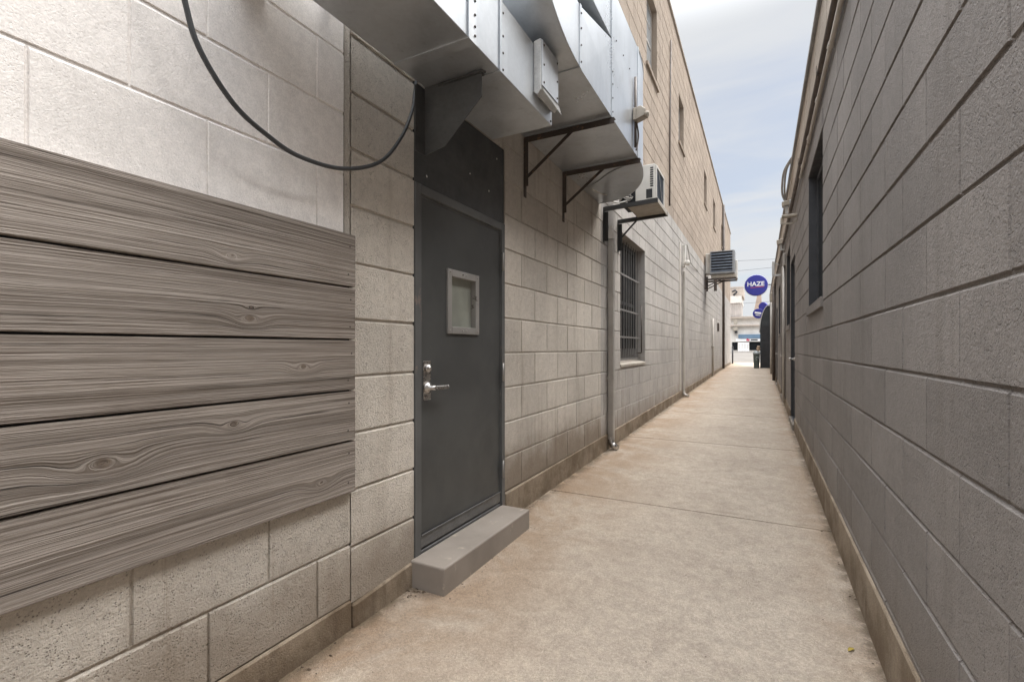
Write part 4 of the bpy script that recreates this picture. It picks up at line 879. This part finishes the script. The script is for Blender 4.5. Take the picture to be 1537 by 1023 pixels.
FB = thing('warehouse_building', 'stepped pale building with corrugated siding seen past the left building corner', 'building', (-8, 126, fz))
m = MB(); m.box(-18, -4.02, 121, 134, .3, 11.6); m.build('corrugated_wall', M['corrugated'], FB)
m = MB(); m.box(-18, -3.9, 120.7, 134.2, 11.602, 13.2, .02); m.build('parapet', M['render_white'], FB)
m = MB(); m.box(-18, -3.6, 121.5, 133, 13.202, 15.4); m.build('penthouse', M['render_tan'], FB)
m = MB(); m.tube([(-5.9, 120.9, 14.2), (-5.2, 120.9, 14.6), (-4.9, 120.9, 14.1), (-5.3, 120.9, 13.7), (-5.6, 120.9, 13.3)], .22, 8); m.build('vent_pipe', M['trim_dark'], FB)
m = MB(); m.box(-1.35, .2, 124, 127, .3, 10.4); m.hexa([(-1.3, 124, 10.402), (.2, 124, 10.402), (.2, 127, 10.402), (-1.3, 127, 10.402)], [(-.7, 124.2, 13.8), (.1, 124.2, 13.8), (.1, 126.8, 13.8), (-.7, 126.8, 13.8)])
tag(m.build('chimney_block', plain('brown_brick', (0.34, 0.26, 0.21), 0.85, 0, 0.15, 0.6)), 'brown block rising behind the shop, between the round signs', 'building')
for i, (y, za, zb, sag, lab) in enumerate(((70, 13.6, 12.9, .5, 'overhead wire crossing the sky, uppermost of the set'), (72, 11.9, 12.9, .5, 'overhead wire crossing the sky just above the round sign, rising to the right'), (60, 8.2, 8.2, .15, 'overhead wire level with the middle of the large round sign'), (75, 7.6, 8.2, .25, 'overhead wire under the large round sign'), (90, 6.9, 6.7, .2, 'lowest overhead wire, just above the far shop roof'))):
    m = MB(); m.tube([(-12 + 24 * t, y, za + (zb - za) * t - sag * 4 * t * (1 - t)) for t in [q / 16 for q in range(17)]], .022, 5)
    tag(m.build('overhead_wire', M['cable']), lab, 'wire', 'overhead wires across the street')

# ---------------------------------------------------------------- litter on the slab
M['litter'] = plain('dry_litter', (0.085, 0.058, 0.038), 0.9, 0, 0.5, 30)
m = MB(); r3 = random.Random(11)
def chip(x, y, s):
    z = gz(y) + .002; a = r3.uniform(0, 6.28); n = r3.choice((4, 5, 6)); pts = []
    for k in range(n):
        t = a + 6.283 * k / n; q = s * r3.uniform(.5, 1.2); pts.append((x + q * math.cos(t) * 1.5, y + q * math.sin(t), z + r3.uniform(0, s * .5)))
    c = (x, y, z + s * .7)
    for k in range(n): m.face([pts[k], pts[(k + 1) % n], c])
for k in range(110):
    y = 1.2 + 11 * r3.random() ** 1.2; chip(RR - .013 - abs(r3.gauss(0, .03)) * (1 + 2 * (r3.random() < .2)), y, .0015 + .006 * r3.random() ** 2.5)
for k in range(120):
    y = 1.3 + 11 * r3.random() ** 1.3
    if 1.98 < y < 3.06: continue
    chip(L + .015 + abs(r3.gauss(0, .04)), y, r3.uniform(.002, .007))
for k in range(70): chip(r3.uniform(L + .1, RR - .1), 1.3 + 9 * r3.random() ** 1.3, r3.uniform(.0015, .004))
for k in range(30): chip(-1.45 + abs(r3.gauss(0, .03)), r3.uniform(1.95, 3.05), r3.uniform(.002, .005))
for k in range(26): chip(-1.60 + r3.gauss(0, .03), 1.97 + r3.gauss(0, .03), r3.uniform(.002, .006))
tag(m.build('litter', M['litter']), 'scattered dry leaf crumbs and grit along the wall edges', 'litter', kind='stuff')
def leaf(x, y, s, mat, lab):
    m = MB(); z = gz(y) + .004; P = [(0, -1), (.35, -.4), (.42, .2), (.2, .7), (0, 1), (-.2, .7), (-.42, .2), (-.35, -.4)]
    v = [(x + s * (p[0] * .8 + p[1] * .6), y + s * (p[1] * .8 - p[0] * .6), z + .5 * s * abs(p[0])) for p in P]
    for k in range(8): m.face([v[k], v[(k + 1) % 8], (x, y, z)])
    tag(m.build('leaf', mat), lab, 'leaf')
leaf(.335, 2.43, .022, plain('yellow_leaf', (0.32, 0.24, 0.05), 0.7), 'small yellow-brown leaf on the slab near the right wall')
